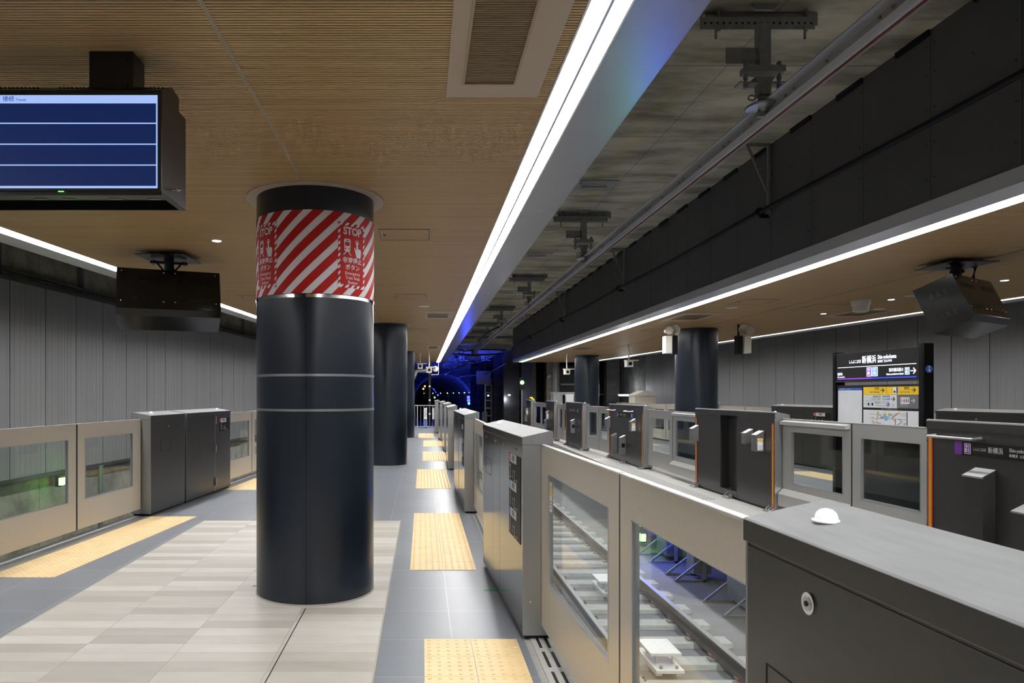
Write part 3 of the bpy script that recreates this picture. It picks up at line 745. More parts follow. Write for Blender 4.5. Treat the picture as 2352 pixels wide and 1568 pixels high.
for i, (a, c) in enumerate(OPEN_M):
    o = .13; m = a + (c-a)*.44
    W = ['nearest', 'second', 'third', 'fourth', 'fifth', 'farthest'][i]
    l1 = 'beige gate door with large window at the photo bottom, its right end behind the big charcoal cabinet' if i == 0 else 'beige gate door in the %s door gap beside our platform, nearer leaf' % W
    l2 = 'beige gate door with warning sticker in its window, just right of the placard cabinet' if i == 0 else 'beige gate door in the %s door gap beside our platform, farther leaf' % W
    a2, c2, m = (1.20, c-.004, 2.90) if i == 0 else (a+.004, c-.004, (a+c)/2)
    X = (lambda q: .85-.029*(q-1.83)) if i == 0 else (lambda q: XM(q)+o)
    door((X(a), a2), (X(m), m-.012), l1, lead='end')
    door((X(m), m+.012), (X(c), c2), l2, lead='start', sticker=(i == 0))

# ---- left platform edge (faces +X): p0 far, p1 near
lx = lambda d, o=0: (EDGE_L(d)+o, d)
gl = 'gate cabinets along the left edge'
LC = [((1), 9.12, 10.15, 'left end charcoal gate cabinet of the three on the left, nearest us'), ((2), 10.22, 11.30, 'middle charcoal gate cabinet on the left with visible hinges'), ((3), 11.31, 11.98, 'right charcoal gate cabinet on the left carrying a door number placard')]
for k, a, c, lb in LC:
    cabinet(lx(c, .20), lx(a, .20), lb, dep=.26, dome=(-.25,) if k == 1 else ((.3,) if k == 3 else ()), locks=(((c-a)*.5, 1.16, .02),) if k == 1 else (),
            hatch=((.45, .75, .82, .98) if k == 1 else ((.58, .80, .62, .90) if k == 2 else None)), plac=[('tab_red', '10', '1', '4')] if k == 3 else None, plac_at=(.50, .45, .21, 1.20), group=gl)
b = MB(); b.box(0, 1, 0, 1, 0, 1, 'alu')
hg = thing('hinge_set', 'three dark hinges on the seam between the left side cabinets', 'hinge', (EDGE_L(11.31)+.2, 11.30, 0))
for z in (.12, .66, 1.12):
    b = MB(); b.box(-.002, .018, -.014, .014, z, z+.12, 'steel'); b.cyl((.018, 0, z), .010, .12, 'alu', 10); b.build('hinge', hg)
def ldoor(a, c, lead, lb): door(lx(c, .075), lx(a, .075), lb, lead=lead, group='sliding doors along the left edge')
ldoor(6.01, 7.67, 'start', 'beige gate door cut by the left edge of the photo'); ldoor(7.70, 9.11, 'end', 'beige gate door joining the left grey cabinets')
ldoor(11.99, 13.45, 'start', 'beige gate door just left of the striped column'); ldoor(13.48, 15.0, 'end', 'beige gate door hidden mostly behind the striped column')
ldoor(1.2, 2.7, 'start', 'gate door nearest the camera on the left edge, outside the frame')
cabinet(lx(6.0, .20), lx(4.3, .20), 'charcoal gate cabinet on the left edge just outside the frame', dep=.26, dome=(.3,), group=gl)

# ---- right platform, side facing us: track faces; platform face = +.2
rt = lambda x, d: (x+.2, d)
gr = 'gate cabinets on the near side of the right platform'
cabinet(rt(4.86, 6.72), rt(4.86, 4.4), 'dark gate cabinet with purple station name strip and grab handles at the right edge', track=True, name_panel=(.36, 1.42, 1.115, .118), handles=((.12, .66), (1.4, 1.95)),
        hoods=((.60, .21, .30, .93, .11, 'box'), (1.12, .25, .2, .70, .12, 'box')), dome=(), group=gr)
cabinet(rt(4.73, 12.1), rt(4.76, 9.42), 'dark gate cabinet with an open recess and two orange stripes left of the information board', track=True, gap=(1.0, 1.55), hoods=((.02, .14, .80, 1.05, .11, 'plain'), (1.95, .13, .88, 1.08, .11, 'plain'), (2.24, .15, .80, 1.07, .11, 'warn')), dome=(-.2,), group=gr)
cabinet(rt(4.70, 17.6), rt(4.70, 14.85), 'dark gate cabinet with grab handles and small blue station name strip, centre right', track=True, name_panel=(.66, 1.42, 1.115, .118), handles=((.10, .62), (1.55, 2.05)),
        hoods=((.02, .14, .76, 1.02, .11, 'plain'), (.62, .16, .20, .64, .12, 'plain'), (1.32, .16, .20, .63, .12, 'slot'), (2.1, .15, .78, 1.04, .11, 'warn')), dome=(-.2,), group=gr)
cabinet(rt(4.52, 22.0), rt(4.52, 19.7), 'small-looking dark gate cabinet with station name strip left of the handled one', track=True, name_panel=(.5, 1.3, 1.115, .118), hoods=((1.2, .16, .45, .85, .12, 'slot'),), dome=(-.2,), group=gr)
cabinet(rt(4.53, 25.6), rt(4.53, 24.0), 'distant dark gate cabinet in front of the white equipment boxes', track=True, hoods=((.5, .15, .7, 1.0, .11, 'warn'), (.2, .15, .4, .7, .11, 'plain')), dome=(-.2,), group=gr)
cabinet(rt(4.60, 31.0), rt(4.60, 29.6), 'farthest gate cabinet on the right platform near the green lamp', track=True, hoods=((.5, .15, .7, 1.0, .11, 'warn'), (.2, .15, .4, .7, .11, 'plain')), dome=(-.2,), group=gr)
def rdoor(x0, a, x1, c, lead, lb, rail=False): door((x1+.13, c), (x0+.13, a), lb, mt='door_grey', lead=lead, rail=rail, group='sliding doors on the near side of the right platform')
rdoor(4.86, 6.73, 4.82, 7.98, 'start', 'grey gate door under the information board with black view through its window')
rdoor(4.82, 8.01, 4.76, 9.41, 'end', 'grey gate door with top rail left of the information board', True)
rdoor(4.73, 12.11, 4.71, 13.4, 'start', 'grey gate door with bottom cover left of the recessed cabinet', True); rdoor(4.71, 13.43, 4.70, 14.84, 'end', 'grey gate door right of the handled cabinet')
rdoor(4.62, 17.61, 4.60, 18.6, 'start', 'grey gate door immediately left of the handled cabinet'); rdoor(4.60, 18.63, 4.52, 19.69, 'end', 'grey gate door second left of the handled cabinet')
rdoor(4.52, 22.01, 4.52, 22.95, 'start', 'distant grey gate door, right leaf before the white equipment boxes'); rdoor(4.52, 22.98, 4.53, 23.99, 'end', 'distant grey gate door, left leaf before the white equipment boxes')
rdoor(4.55, 25.61, 4.57, 27.5, 'start', 'very distant grey gate door, nearer leaf of the last gap'); rdoor(4.57, 27.53, 4.6, 29.59, 'end', 'very distant grey gate door, farther leaf of the last gap')
# ---- far side of the right platform (we see its platform face)
fx = lambda d: (EDGE_F(d)-.42, d)
gf = 'gate cabinets on the far side of the right platform'
cabinet(fx(8.0), fx(9.9), 'far side charcoal cabinet right of the information board, cut by the frame', dome=(), split=(.9,), group=gf)
cabinet(fx(10.0), fx(11.9), 'far side charcoal cabinet with a dome just right of the information board', dome=(-.3,), locks=((1.1, 1.2, .02),), group=gf)
cabinet(fx(14.4), fx(16.8), 'far side charcoal cabinet with door number placard left of the information board', dome=(-.3,), split=(1.2,), plac=[('tab_red', '10', '1', '4')], plac_at=(.80, .60, .23, 1.20), locks=((.4, 1.22, .012), (1.0, 1.22, .012), (1.5, 1.22, .012), (2.1, 1.22, .012)), group=gf)
cabinet(fx(19.6), fx(21.6), 'far side charcoal cabinet glimpsed beside the right platform column', dome=(), group=gf)
for i, (a, c) in enumerate(((11.9, 13.12), (13.15, 14.4), (16.8, 18.2), (18.23, 19.6), (21.6, 23.1), (23.13, 24.6), (24.7, 26.2), (26.23, 27.8))):
    x = lambda d: (EDGE_F(d)-.30, d)
    door(x(a), x(c), 'beige far side gate door of the right platform, %s from the right' % ['rightmost one', 'second', 'third', 'fourth', 'fifth', 'sixth', 'seventh', 'eighth'][i], group='far side sliding doors of the right platform', lead='end' if i % 2 == 0 else 'start')

# ------------------------------------------------------------------ hanging departure display, top left
t = thing('departure_display', 'hanging departure display with dark blue rows and white header, top left', 'display', (-1.66, 3.14, 2.51))
XR = .484; XL = -.50                         # local x of the ends
b = MB(); b.prism([(0, 0), (.32, 0), (.32, .455), (.225, .455), (.225, .52), (.13, .53), (0, .46)], XL, XR, 'black_satin'); b.build('housing', t, bevel=.004)
b = MB(); b.box(XL+.03, XR-.03, .13, .30, -.001, .0005, 'recess_shade'); b.box(XL, XR, -.0, .016, -.014, 0, 'black_satin')  # flat near-black sheet stands in for the shade of an open recess
for x in (-.15, -.02, .20, .38): b.box(x, x+.06, .10, .11, -.003, -.001, 'galv_light')
b.build('bottom_painted_recess', t)
b = MB()
for g in (-.165, .12, .40):
    for i in range(11): b.cyl((g+i*.0185-.10, .012, .474), .0045, -.004, 'black', 8, axis='y')
b.build('vent_hole', t)
b = MB(); b.box(XL+.005, XR-.001, -.006, .002, .005, .448, 'black_satin'); b.build('bezel', t, bevel=.002)
zt, zb = .434, .016; x1 = XR-.017; x0 = XL+.012
b = MB(); b.box(x0, x1, -.0075, -.004, zb, zt, 'screen_blue')
b.box(x0, x1, -.0085, -.006, zt-.037, zt, 'screen_white'); b.box(x0, x1, -.0085, -.006, zb, zb+.010, 'screen_white'); b.box(x1-.006, x1, -.0085, -.006, zb, zt, 'screen_white')
for py in (283, 331, 379): zz = EYE+(VY-py)*3.132/F-2.51; b.box(x0, x1, -.0085, -.006, zz-.0026, zz+.0026, 'screen_white')
b.text('接続', (-1.888+1.66, -.0095, zt-.0185), (1, 0, 0), (0, 0, 1), .026, 'screen_text', align='LEFT', bold=.01); b.text('Transit', (-1.829+1.66, -.0095, zt-.0215), (1, 0, 0), (0, 0, 1), .0165, 'screen_text', align='LEFT', bold=.01)
b.build('screen', t, label='dark blue screen with white rules and header')
b = MB(); b.box(.113, .316, .09, .225, .50, CZ-2.51, 'black_satin'); b.cyl((.29, .09, .64), .007, -.003, 'black', 8, axis='y'); b.cyl((.29, .09, .52), .007, -.003, 'black', 8, axis='y'); b.build('ceiling_mount', t, bevel=.003)
b = MB(); b.cyl((XR, .10, .04), .004, .03, 'brass', 8, axis='x')
for q in (0, .4): b.tube([(XR+.03+.014*math.cos(a)*1.0+.01, .10+.006*math.sin(a), .04+.006*math.sin(a+q)) for a in [i*PI/6 for i in range(13)]], .0016, 'chrome', 6)
b.build('key_ring', t, smooth=True)
b = MB(); b.box(.02, .045, -.007, -.005, .000, .004, 'led_green'); b.build('status_led', t, label='small green status light')

# ------------------------------------------------------------------ black monitor housings
def housing(label, loc, ang, seed):
    t = thing('monitor_housing', label, 'monitor housing', loc, ang, 'black monitor housings hanging from the ceilings'); H = loc[2]
    L = 1.08; a = math.radians(23); ca, sa = math.cos(a), math.sin(a)
    # profile: top front corner A at origin, front face runs down and towards -y
    def Q(dep, dn): return (dep*ca - dn*sa, -dep*sa*.9 - dn*ca)
    A = Q(0, 0); B1 = Q(0, .50); B2 = Q(.05, .56); Cc = Q(.42, .56); D = Q(.42, .0)
    b = MB(); b.prism([A, B1, B2, Cc, D], -L/2, L/2, 'black_gloss'); case = b.build('case', t, bevel=.003)
    b = MB()
    for half in (-1, 1):
        for row in (.10, .36):
            for k in range(5):
                for j in range(4):
                    s = half*.27 + (k-2)*.075; dn = row + j*.016; p = Q(-.002, dn); q = Q(-.002, dn+.006)
                    b.quad((s-.024, p[0], p[1]), (s-.024, q[0], q[1]), (s+.024, q[0], q[1]), (s+.024, p[0], p[1]), 'black')
    for k in range(3):
        for row in (.13, .38):
            for j in range(4):
                p = Q(.12+k*.07, row+j*.016); q = Q(.12+k*.07+.04, row+j*.016+.005)
                b.quad((-L/2-.002, p[0], p[1]), (-L/2-.002, q[0], p[1]-.012), (-L/2-.002, q[0], p[1]-.018), (-L/2-.002, p[0], p[1]-.006), 'black')
    b.build('vent_slots', case)
    b = MB()
    for s in (-.49, -.06, .06, .49):
        for dn in (.04, .41): p = Q(0, dn); b.lathe((s, p[0], p[1]), [(.008, 0), (.007, -.004), (.003, -.006)], 'chrome', 10, axis='y')
    b.build('screw', case, smooth=True)
    cz = RZ if loc[0] > 3 else CZ; top = cz-H; my = .16
    b = MB(); b.box(-.27, .27, -.30, .30, top-.055, top-.047, 'black_satin'); sp = b.build('spreader_plate', t); sp.rotation_euler = (0, 0, -ang); sp.location = (0, my, 0)
    b = MB(); b.cyl((0, my, -.16), .055, top+.16, 'black', 20); b.cyl((0, my, top-.05), .12, .05, 'black', 20); b.box(-.20, .20, my-.02, my+.02, top-.11, top-.085, 'black')
    for sg in (-1, 1): b.bar((sg*.05, my, top-.20), (sg*.15, my, top-.08), .03, .02, 'black'); b.bar((sg*.05, my, -.02), (sg*.18, my, -.12), .03, .02, 'black'); b.cyl((sg*.17, my, top-.125), .016, .06, 'galv', 8)
    b.box(-.14, .14, my-.10, my+.12, -.14, -.0, 'black')
    b.build('swivel_bracket', t, smooth=True)
    b = MB(); b.tube([(.05, my-.07, top), (.02+seed*.25, my-.10, top-.06), (.04+seed*.2, my-.09, top-.18), (.05+seed*.1, my-.02, -.08)], .018, 'cable', 8); b.build('cable', t, smooth=True)
    return t
housing('black slotted monitor housing hanging left of the striped column', (-2.83, 7.78, 2.985), math.radians(21), 0)
housing('black tilted monitor housing hanging from the right platform ceiling', (6.27, 7.95, 2.93), math.radians(33), 1)

# ------------------------------------------------------------------ information board on the right platform
t = thing('information_board', 'tall black station information board with lit name sign and yellow direction panel', 'information board', (6.66, 11.32, 0), -PI/2 + math.radians(3.5))
W = 1.93; LZ = lambda py, f: EYE + (VY-py)*f/F
b = MB(); b.box(-.0, .07, 0, .16, 0, 2.27, 'black_gloss'); b.build('post', t, bevel=.004)
b = MB(); b.box(W-.09, W, -.02, .12, 0, 2.29, 'black_gloss'); b.box(W-.05, W-.042, -.024, -.02, 0, 2.29, 'black_satin'); b.build('post', t, bevel=.004)
b = MB(); b.box(.07, W-.12, .01, .15, 1.79, 2.25, 'black'); b.box(.07, W-.12, .0, .01, 1.79, 1.81, 'black_satin'); b.box(.07, W-.12, 0, .01, 2.235, 2.25, 'black_satin'); b.build('name_sign_box', t)
def TX(bb, s, x, z, sz, m, al='CENTER', bo=0, sx=1, y=.002): bb.text(s, (x, y, z), (1, 0, 0), (0, 0, 1), sz, m, align=al, bold=bo, sx=sx)
b = MB(); xa, xb = .12, W-.17; ww = xb-xa; y = .006
b.box(xa, xb, y, .012, 2.018, 2.026, 'sign_white'); mid = xa+ww*.475
b.box(xa, mid-.004, y, .012, 1.832, 1.850, 'sign_purple_bar'); b.box(mid+.004, xb, y, .012, 1.832, 1.850, 'sign_bar_blue')
TX(b, 'しんよこはま', xa+ww*.335, 2.10, .060, 'sign_white', 'RIGHT', .015, .78); TX(b, '新横浜', xa+ww*.345, 2.115, .125, 'sign_white', 'LEFT', .012, .82)
TX(b, 'Shin-yokohama', xa+ww*.55, 2.145, .085, 'sign_white', 'LEFT', .012, .72); TX(b, '新横滨  신요코하마', xa+ww*.55, 2.082, .042, 'sign_white', 'LEFT', .01, .85)
def icon(x, z, wd, hh, m, a, c):
    b.box(x-wd/2, x+wd/2, y, .012, z-hh/2, z+hh/2, 'sign_white'); b.box(x-wd/2+.008, x+wd/2-.008, y-.002, .012, z-hh/2+.008, z+hh/2-.008, m)
    TX(b, a, x, z+hh*.25, hh*.28, 'sign_white', bo=.02); TX(b, c, x, z-hh*.16, hh*.46, 'sign_white', bo=.03, sx=.85)
icon(mid-.062, 1.935, .105, .135, 'sign_purple', 'SH', '01'); icon(mid+.062, 1.935, .105, .135, 'sign_sky', 'SO', '52'); icon(xb-.165, 1.925, .08, .10, 'sign_sky', 'SO', '51')
TX(b, '新綱島', xa, 1.915, .05, 'sign_white', 'LEFT', .01, .8); TX(b, 'Shin-tsunashima', xa, 1.872, .034, 'sign_white', 'LEFT', .01, .8)
TX(b, '羽沢横浜国大', xb-.225, 1.945, .056, 'sign_white', 'RIGHT', .012, .85); TX(b, 'Hazawa yokohama-kokudai', xb-.225, 1.89, .042, 'sign_white', 'RIGHT', .01, .72)
b.bar((xb-.10, y, 1.925), (xb-.01, y, 1.925), .004, .012, 'sign_white'); b.bar((xb-.05, y, 1.965), (xb-.008, y, 1.925), .004, .012, 'sign_white'); b.bar((xb-.05, y, 1.885), (xb-.008, y, 1.925), .004, .012, 'sign_white')
b.build('lit_lettering', t, label='glowing white station name lettering with purple and blue route bars')
b = MB(); b.box(.07, W-.12, .03, .14, 1.05, 1.74, 'black'); b.box(.07, W-.12, .02, .03, 1.71, 1.74, 'black_satin'); b.box(.07, W-.12, .02, .03, 1.05, 1.09, 'black_satin'); b.box(.07, W-.12, .09, .13, .0, 1.05, 'black_gloss'); b.build('panel_frame', t)
y = .024
b = MB(); b.box(.10, .655, y, .03, 1.135, 1.66, 'paper'); b.box(.10, .655, y-.001, .03, 1.66, 1.70, 'sign_blue'); TX(b, '横浜市観光情報 www.yokohamajapan.com', .14, 1.68, .022, 'paper', 'LEFT', y=.022, sx=.7); b.build('poster_panel', t, label='blank pale poster with blue top edge')
b = MB(); px0, px1 = .69, W-.15; pw = px1-px0
b.box(px0, px1, y, .03, 1.595, 1.72, 'yellow'); b.box(px0, px0+pw*.63, y, .03, 1.40, 1.592, 'paper'); b.box(px0+pw*.635, px1, y, .03, 1.40, 1.592, 'panel_grey')
def arrow(x, z, s, m):
    b.bar((x-s, .022, z), (x+s, .022, z), .003, s*.28, m); b.bar((x+s*.05, .022, z+s*.85), (x+s*1.0, .022, z), .003, s*.28, m); b.bar((x+s*.05, .022, z-s*.85), (x+s*1.0, .022, z), .003, s*.28, m)
yy = .022; b.box(px0+pw*.44, px0+pw*.443, .022, .03, 1.61, 1.71, 'black')
TX(b, '北改札', px0+pw*.32, 1.68, .045, 'black', 'RIGHT', .01, .8, yy); TX(b, 'North Ticket Gate', px0+pw*.32, 1.632, .036, 'black', 'RIGHT', 0, .75, yy); arrow(px0+pw*.37, 1.658, .035, 'black')
TX(b, '南改札', px0+pw*.86, 1.68, .045, 'black', 'RIGHT', .01, .8, yy); TX(b, 'South Ticket Gate', px0+pw*.86, 1.632, .036, 'black', 'RIGHT', 0, .72, yy); arrow(px0+pw*.92, 1.658, .035, 'black')
b.box(px0+pw*.57, px0+pw*.65, .022, .03, 1.61, 1.70, 'white'); b.box(px0+pw*.625, px0+pw*.65, .021, .03, 1.61, 1.70, 'sign_blue'); b.box(px0+pw*.58, px0+pw*.61, .021, .03, 1.62, 1.65, 'black')
TX(b, 'JR横浜線', px0+pw*.28, 1.562, .032, 'black', 'RIGHT', 0, .8, yy); TX(b, 'JR Yokohama Line', px0+pw*.28, 1.528, .026, 'black', 'RIGHT', 0, .75, yy)
b.box(px0+pw*.285, px0+pw*.33, .022, .03, 1.518, 1.582, 'green_tape'); b.box(px0+pw*.29, px0+pw*.325, .021, .03, 1.524, 1.576, 'paper'); TX(b, 'JH', px0+pw*.308, 1.55, .024, 'black', y=.02)
TX(b, '新幹線', px0+pw*.445, 1.562, .032, 'black', 'RIGHT', 0, .8, yy); TX(b, 'Shinkansen', px0+pw*.445, 1.528, .026, 'black', 'RIGHT', 0, .75, yy)
b.box(px0+pw*.455, px0+pw*.50, .022, .03, 1.518, 1.582, 'sign_blue'); b.box(px0+pw*.463, px0+pw*.492, .021, .03, 1.528, 1.572, 'paper')
b.box(px0+pw*.02, px0+pw*.50, .022, .03, 1.495, 1.499, 'panel_grey'); arrow(px0+pw*.565, 1.53, .035, 'black'); TX(b, 'のりかえ\nTransfer', px0+pw*.565, 1.445, .022, 'black', y=yy, sx=.8)
TX(b, '市営地下鉄ブルーライン', px0+pw*.44, 1.468, .030, 'black', 'RIGHT', 0, .72, yy); TX(b, 'Municipal Subway Blue Line', px0+pw*.44, 1.432, .024, 'black', 'RIGHT', 0, .75, yy)
b.cyl((px0+pw*.475, .024, 1.45), .030, -.002, 'sign_blue', 24, axis='y'); TX(b, 'B', px0+pw*.475, 1.45, .04, 'paper', bo=.02, y=.020)
for q, s in ((.09, 'タクシー\nTaxi'), (.165, 'バス\nBus')): b.box(px0+pw*q, px0+pw*(q+.028), .022, .03, 1.43, 1.47, 'black'); TX(b, s, px0+pw*(q-.008), 1.45, .017, 'black', 'RIGHT', y=yy)
b.box(px0+pw*.70, px0+pw*.85, .022, .03, 1.465, 1.555, 'white')
for k, m in enumerate(('tab_red', 'sign_blue', 'black', 'black', 'black')):
    x = px0+pw*(.717+k*.029); b.cyl((x, .022, 1.538), .007, -.001, m, 10, axis='y'); b.box(x-.007, x+.007, .021, .022, 1.482, 1.528, m)
arrow(px0+pw*.91, 1.51, .035, 'paper'); TX(b, '南改札内にあります\nInside South Ticket Gate', px0+pw*.70, 1.445, .014, 'paper', 'LEFT', y=yy)
b.build('direction_panel', t, label='yellow, white and grey direction panel with arrows')
b = MB(); b.box(px0, px1, y, .03, 1.12, 1.365, 'paper'); TX(b, '【エレベーターはB1階の改札内にもあります】', (px0+px1)/2, 1.383, .016, 'paper', y=yy)
def ln(x0, z0, x1, z1, m='panel_grey', wd=.0035): b.bar((px0+pw*x0, .0225, 1.12+.245*z0), (px0+pw*x1, .0225, 1.12+.245*z1), .002, wd, m)
for a in ((.12, .74, .27, .74), (.30, .74, .45, .74), (.50, .80, .82, .84), (.47, .74, .66, .74), (.12, .5, .8, .5), (.22, .17, .8, .12), (.12, .12, .30, .16), (.7, .72, .8, .72), (.72, .25, .8, .25)): ln(*a)
for (u, v, u2, v2) in ((.29, .76, .36, .56), (.36, .56, .30, .50), (.35, .50, .42, .76), (.53, .50, .64, .86), (.52, .74, .56, .60), (.66, .53, .71, .38), (.71, .38, .63, .12), (.16, .5, .20, .54), (.16, .38, .20, .25), (.20, .25, .17, .14), (.20, .25, .31, .25), (.31, .25, .34, .13), (.25, .30, .30, .13), (.74, .12, .78, .30)):
    ln(u, v, u2, v2); ln(u+.018, v, u2+.018, v2)
for (u, v) in ((.29, .88), (.41, .83), (.50, .80), (.67, .91), (.26, .42), (.58, .42)): b.box(px0+pw*(u-.017), px0+pw*(u+.017), .020, .024, 1.12+.245*(v-.035), 1.12+.245*(v+.035), 'yellow')
b.box(px0+pw*.13, px0+pw*.17, .020, .024, 1.135, 1.152, 'tab_red'); b.box(px0+pw*.41, px0+pw*.465, .020, .024, 1.215, 1.28, 'tab_sky'); b.box(px0+pw*.805, px0+pw*.818, .020, .024, 1.14, 1.35, 'panel_grey'); b.box(px0+pw*.805, px0+pw*.818, .019, .024, 1.13, 1.155, 'tab_red')
for u in (.275, .49, .60): b.box(px0+pw*u, px0+pw*(u+.012), .021, .024, 1.15+.10*(u < .55), 1.25+.08*(u < .55), 'galv_light')
b.build('guide_map', t, label='white station guide map with thin lines')
b = MB(); b.cyl((W+.001, .05, 1.94), .05, .006, 'sign_blue', 28, axis='x'); b.box(W+.007, W+.009, .039, .061, 1.91, 1.945, 'white'); b.box(W+.007, W+.009, .030, .070, 1.905, 1.913, 'white'); b.cyl((W+.007, .05, 1.968), .011, .002, 'white', 10, axis='x'); b.build('information_symbol', t, label='blue round information symbol')

# ------------------------------------------------------------------ ceiling fittings
def grille(label, x0, x1, y0, y1, z, gx0, gx1, gy0, gy1, slats=True):
    t = thing('ceiling_grille', label, 'ceiling grille', ((x0+x1)/2, (y0+y1)/2, z), 0, 'ceiling air grilles')
    ox, oy = (x0+x1)/2, (y0+y1)/2; b = MB()
    for (a, c, e, f) in ((x0, gx0, y0, y1), (gx1, x1, y0, y1), (gx0, gx1, y0, gy0), (gx0, gx1, gy1, y1)): b.box(a-ox, c-ox, e-oy, f-oy, -.006, .004, 'vent_frame')
    b.build('frame', t)
    b = MB(); b.box(gx0-ox, gx1-ox, gy0-oy, gy1-oy, .005, .009, 'grille')
    bk = b.build('backing', t)
    b = MB(); f = .012
    for (a, c, e, g) in ((gx0-f, gx0, gy0-f, gy1+f), (gx1, gx1+f, gy0-f, gy1+f), (gx0, gx1, gy0-f, gy0), (gx0, gx1, gy1, gy1+f)): b.box(a-ox, c-ox, e-oy, g-oy, -.012, -.004, 'wood_trim')
    b.build('rim', t)
    b = MB(); d = gy0+.01
    while d < gy1-.01: b.box(gx0-ox, gx1-ox, d-oy, d-oy+.009, -.004, .004, 'grille_slat'); d += .017
    b.build('louvre', bk)
grille('large air grille in the wooden ceiling at the top centre of the photo', .125, .612, 1.9, 3.72, CZ, .213, .462, 2.1, 3.55)
grille('small air grille in the wooden ceiling above the second round column', .05, .62, 13.3, 14.7, CZ, .10, .50, 13.7, 14.4)
grille('distant air grille near the end of the wooden ceiling', .15, .62, 22.8, 24.6, CZ, .2, .5, 23.2, 24.2)
grille('air grille behind the strip light above the right platform column', 4.95, 5.75, 13.2, 14.6, RZ, 5.1, 5.6, 13.5, 14.3)
grille('air grille in the right ceiling beside the smoke detector', 7.9, 8.7, 12.6, 13.9, RZ, 8.05, 8.55, 12.8, 13.6)
grille('far air grille near the end of the right platform ceiling', 5.0, 5.7, 22.6, 24.2, RZ, 5.1, 5.6, 22.9, 23.9)
def hatch(x, y, wx, wy, z, label):
    t = thing('ceiling_hatch', label, 'access hatch', (x, y, z), 0, 'access hatches in the wooden ceilings')
    b = MB(); f = .012
    for (a, c, e, g) in ((0, wx, 0, f), (0, wx, wy-f, wy), (0, f, 0, wy), (wx-f, wx, 0, wy)): b.box(a, c, e, g, -.005, .004, 'vent_frame')
    b.build('rim', t)
    b = MB(); f = .006
    for (a, c, e, g) in ((-.006, wx+.006, -.006, 0), (-.006, wx+.006, wy, wy+.006), (-.006, 0, 0, wy), (wx, wx+.006, 0, wy)): b.box(a, c, e, g, -.002, .004, 'slat_gap')
    b.box(.03, .05, wy/2-.02, wy/2+.02, -.004, .002, 'slat_gap'); b.build('shadow_gap', t)
for (x, y, wx, wy, z, lb) in ((-.42, 6.72, .48, .48, CZ, 'rectangular access hatch in the ceiling just right of the striped column'), (-.45, 11.1, .5, .5, CZ, 'small access hatch second behind the striped column'), (-.38, 17.0, .5, .5, CZ, 'thin access hatch above the second round column'),
                             (-.4, 22.0, .5, .5, CZ, 'farthest access hatch along our wooden ceiling'), (-3.0, 11.2, .6, .5, CZ, 'access hatch left of the striped column behind the monitor housing'),
                             (5.25, 11.3, .55, .7, RZ, 'access hatch above the right platform near the strip light'), (6.75, 11.9, .6, .9, RZ, 'access hatch in the right ceiling left of the smoke detector'), (7.0, 6.9, .6, .6, RZ, 'access hatch in the right ceiling behind the tilted housing'),
                             (5.3, 16.5, .5, .6, RZ, 'access hatch beside the nearer right platform column'), (5.4, 21.5, .5, .6, RZ, 'access hatch beyond the nearer right platform column')):
    hatch(x, y, wx, wy, z, lb)
def disc(name, x, y, z, r, m, label, cat, grp, h=.008, glow=None):
    t = thing(name, label, cat, (x, y, z), 0, grp)
    b = MB(); b.lathe((0, 0, -h), [(r*.85, 0), (r, h*.4), (r, h)], m, 28); b.build('rim', t, smooth=True)
    b = MB(); b.cyl((0, 0, -h-.001), r*.8, .003, glow or 'white_plastic', 24); b.build('lens' if glow else 'cover', t)
for (x, y, z, lb) in ((-2.13, 7.2, CZ, 'glowing round downlight left of the striped column'), (7.65, 13.3, RZ, 'glowing downlight under the right platform ceiling, nearer the column'), (7.6, 11.3, RZ, 'glowing downlight right of the smoke detector'), (7.85, 9.4, RZ, 'glowing downlight behind the tilted monitor housing')):
    disc('downlight', x, y, z, .055, 'white', lb, 'downlight', 'round ceiling downlights', glow='spot')
for (x, y, z, lb) in ((.03, 12.6, CZ, 'white ceiling speaker disc right of the striped column'), (5.5, 12.4, RZ, 'white ceiling speaker disc above the nearer right column'), (8.25, 12.6, RZ, 'white ceiling speaker disc beside the smoke detector'), (7.65, 10.9, RZ, 'small white disc on the right ceiling near the downlight')):
    disc('ceiling_speaker', x, y, z, .10, 'white', lb, 'ceiling speaker', 'white speaker discs in the ceilings')
t = thing('smoke_detector', 'white cup shaped detector on the right platform ceiling', 'smoke detector', (7.2, 11.45, RZ))
b = MB(); b.lathe((0, 0, -.19), [(.10, 0), (.115, .015), (.122, .11), (.14, .115), (.145, .19)], 'white_plastic', 28); b.build('body', t, smooth=True)
b = MB(); b.cyl((0, 0, -.196), .08, .008, 'white', 20); b.build('lens', t)
# cctv cameras on stems
def cctv(x, y, z, label, drop=.55, plate=False):
    t = thing('security_camera', label, 'security camera', (x, y, z), 0, 'white security cameras on ceiling stems')
    b = MB(); b.cyl((0, 0, -drop), .022, drop, 'white_plastic', 12); b.cyl((0, 0, -.02), .06, .02, 'white_plastic', 16); b.build('stem', t, smooth=True)
    b = MB(); b.box(-.10, .10, -.14, .14, -drop-.24, -drop-.04, 'white_plastic'); b.box(-.13, .26, -.16, .1, -drop-.05, -drop-.02, 'white_plastic'); b.build('body', t, bevel=.006)
    b = MB(); b.cyl((0, -.14, -drop-.14), .055, -.03, 'black', 20, axis='y'); b.build('lens', t, smooth=True)
    if plate:
        b = MB(); b.box(.08, .36, -.02, -.0, -drop-.32, -drop-.30, 'white'); b.box(.34, .36, -.02, 0, -drop-.32, -drop+.2, 'white'); b.lathe((.24, -.04, -drop-.1), [(.02, 0), (.09, .02), (.11, .08), (.02, .12)], 'white', 18, axis='y'); b.build('mounting_plate', t)
cctv(.24, 26.0, CZ, 'white camera cluster hanging near the far end of our ceiling', .55, True)
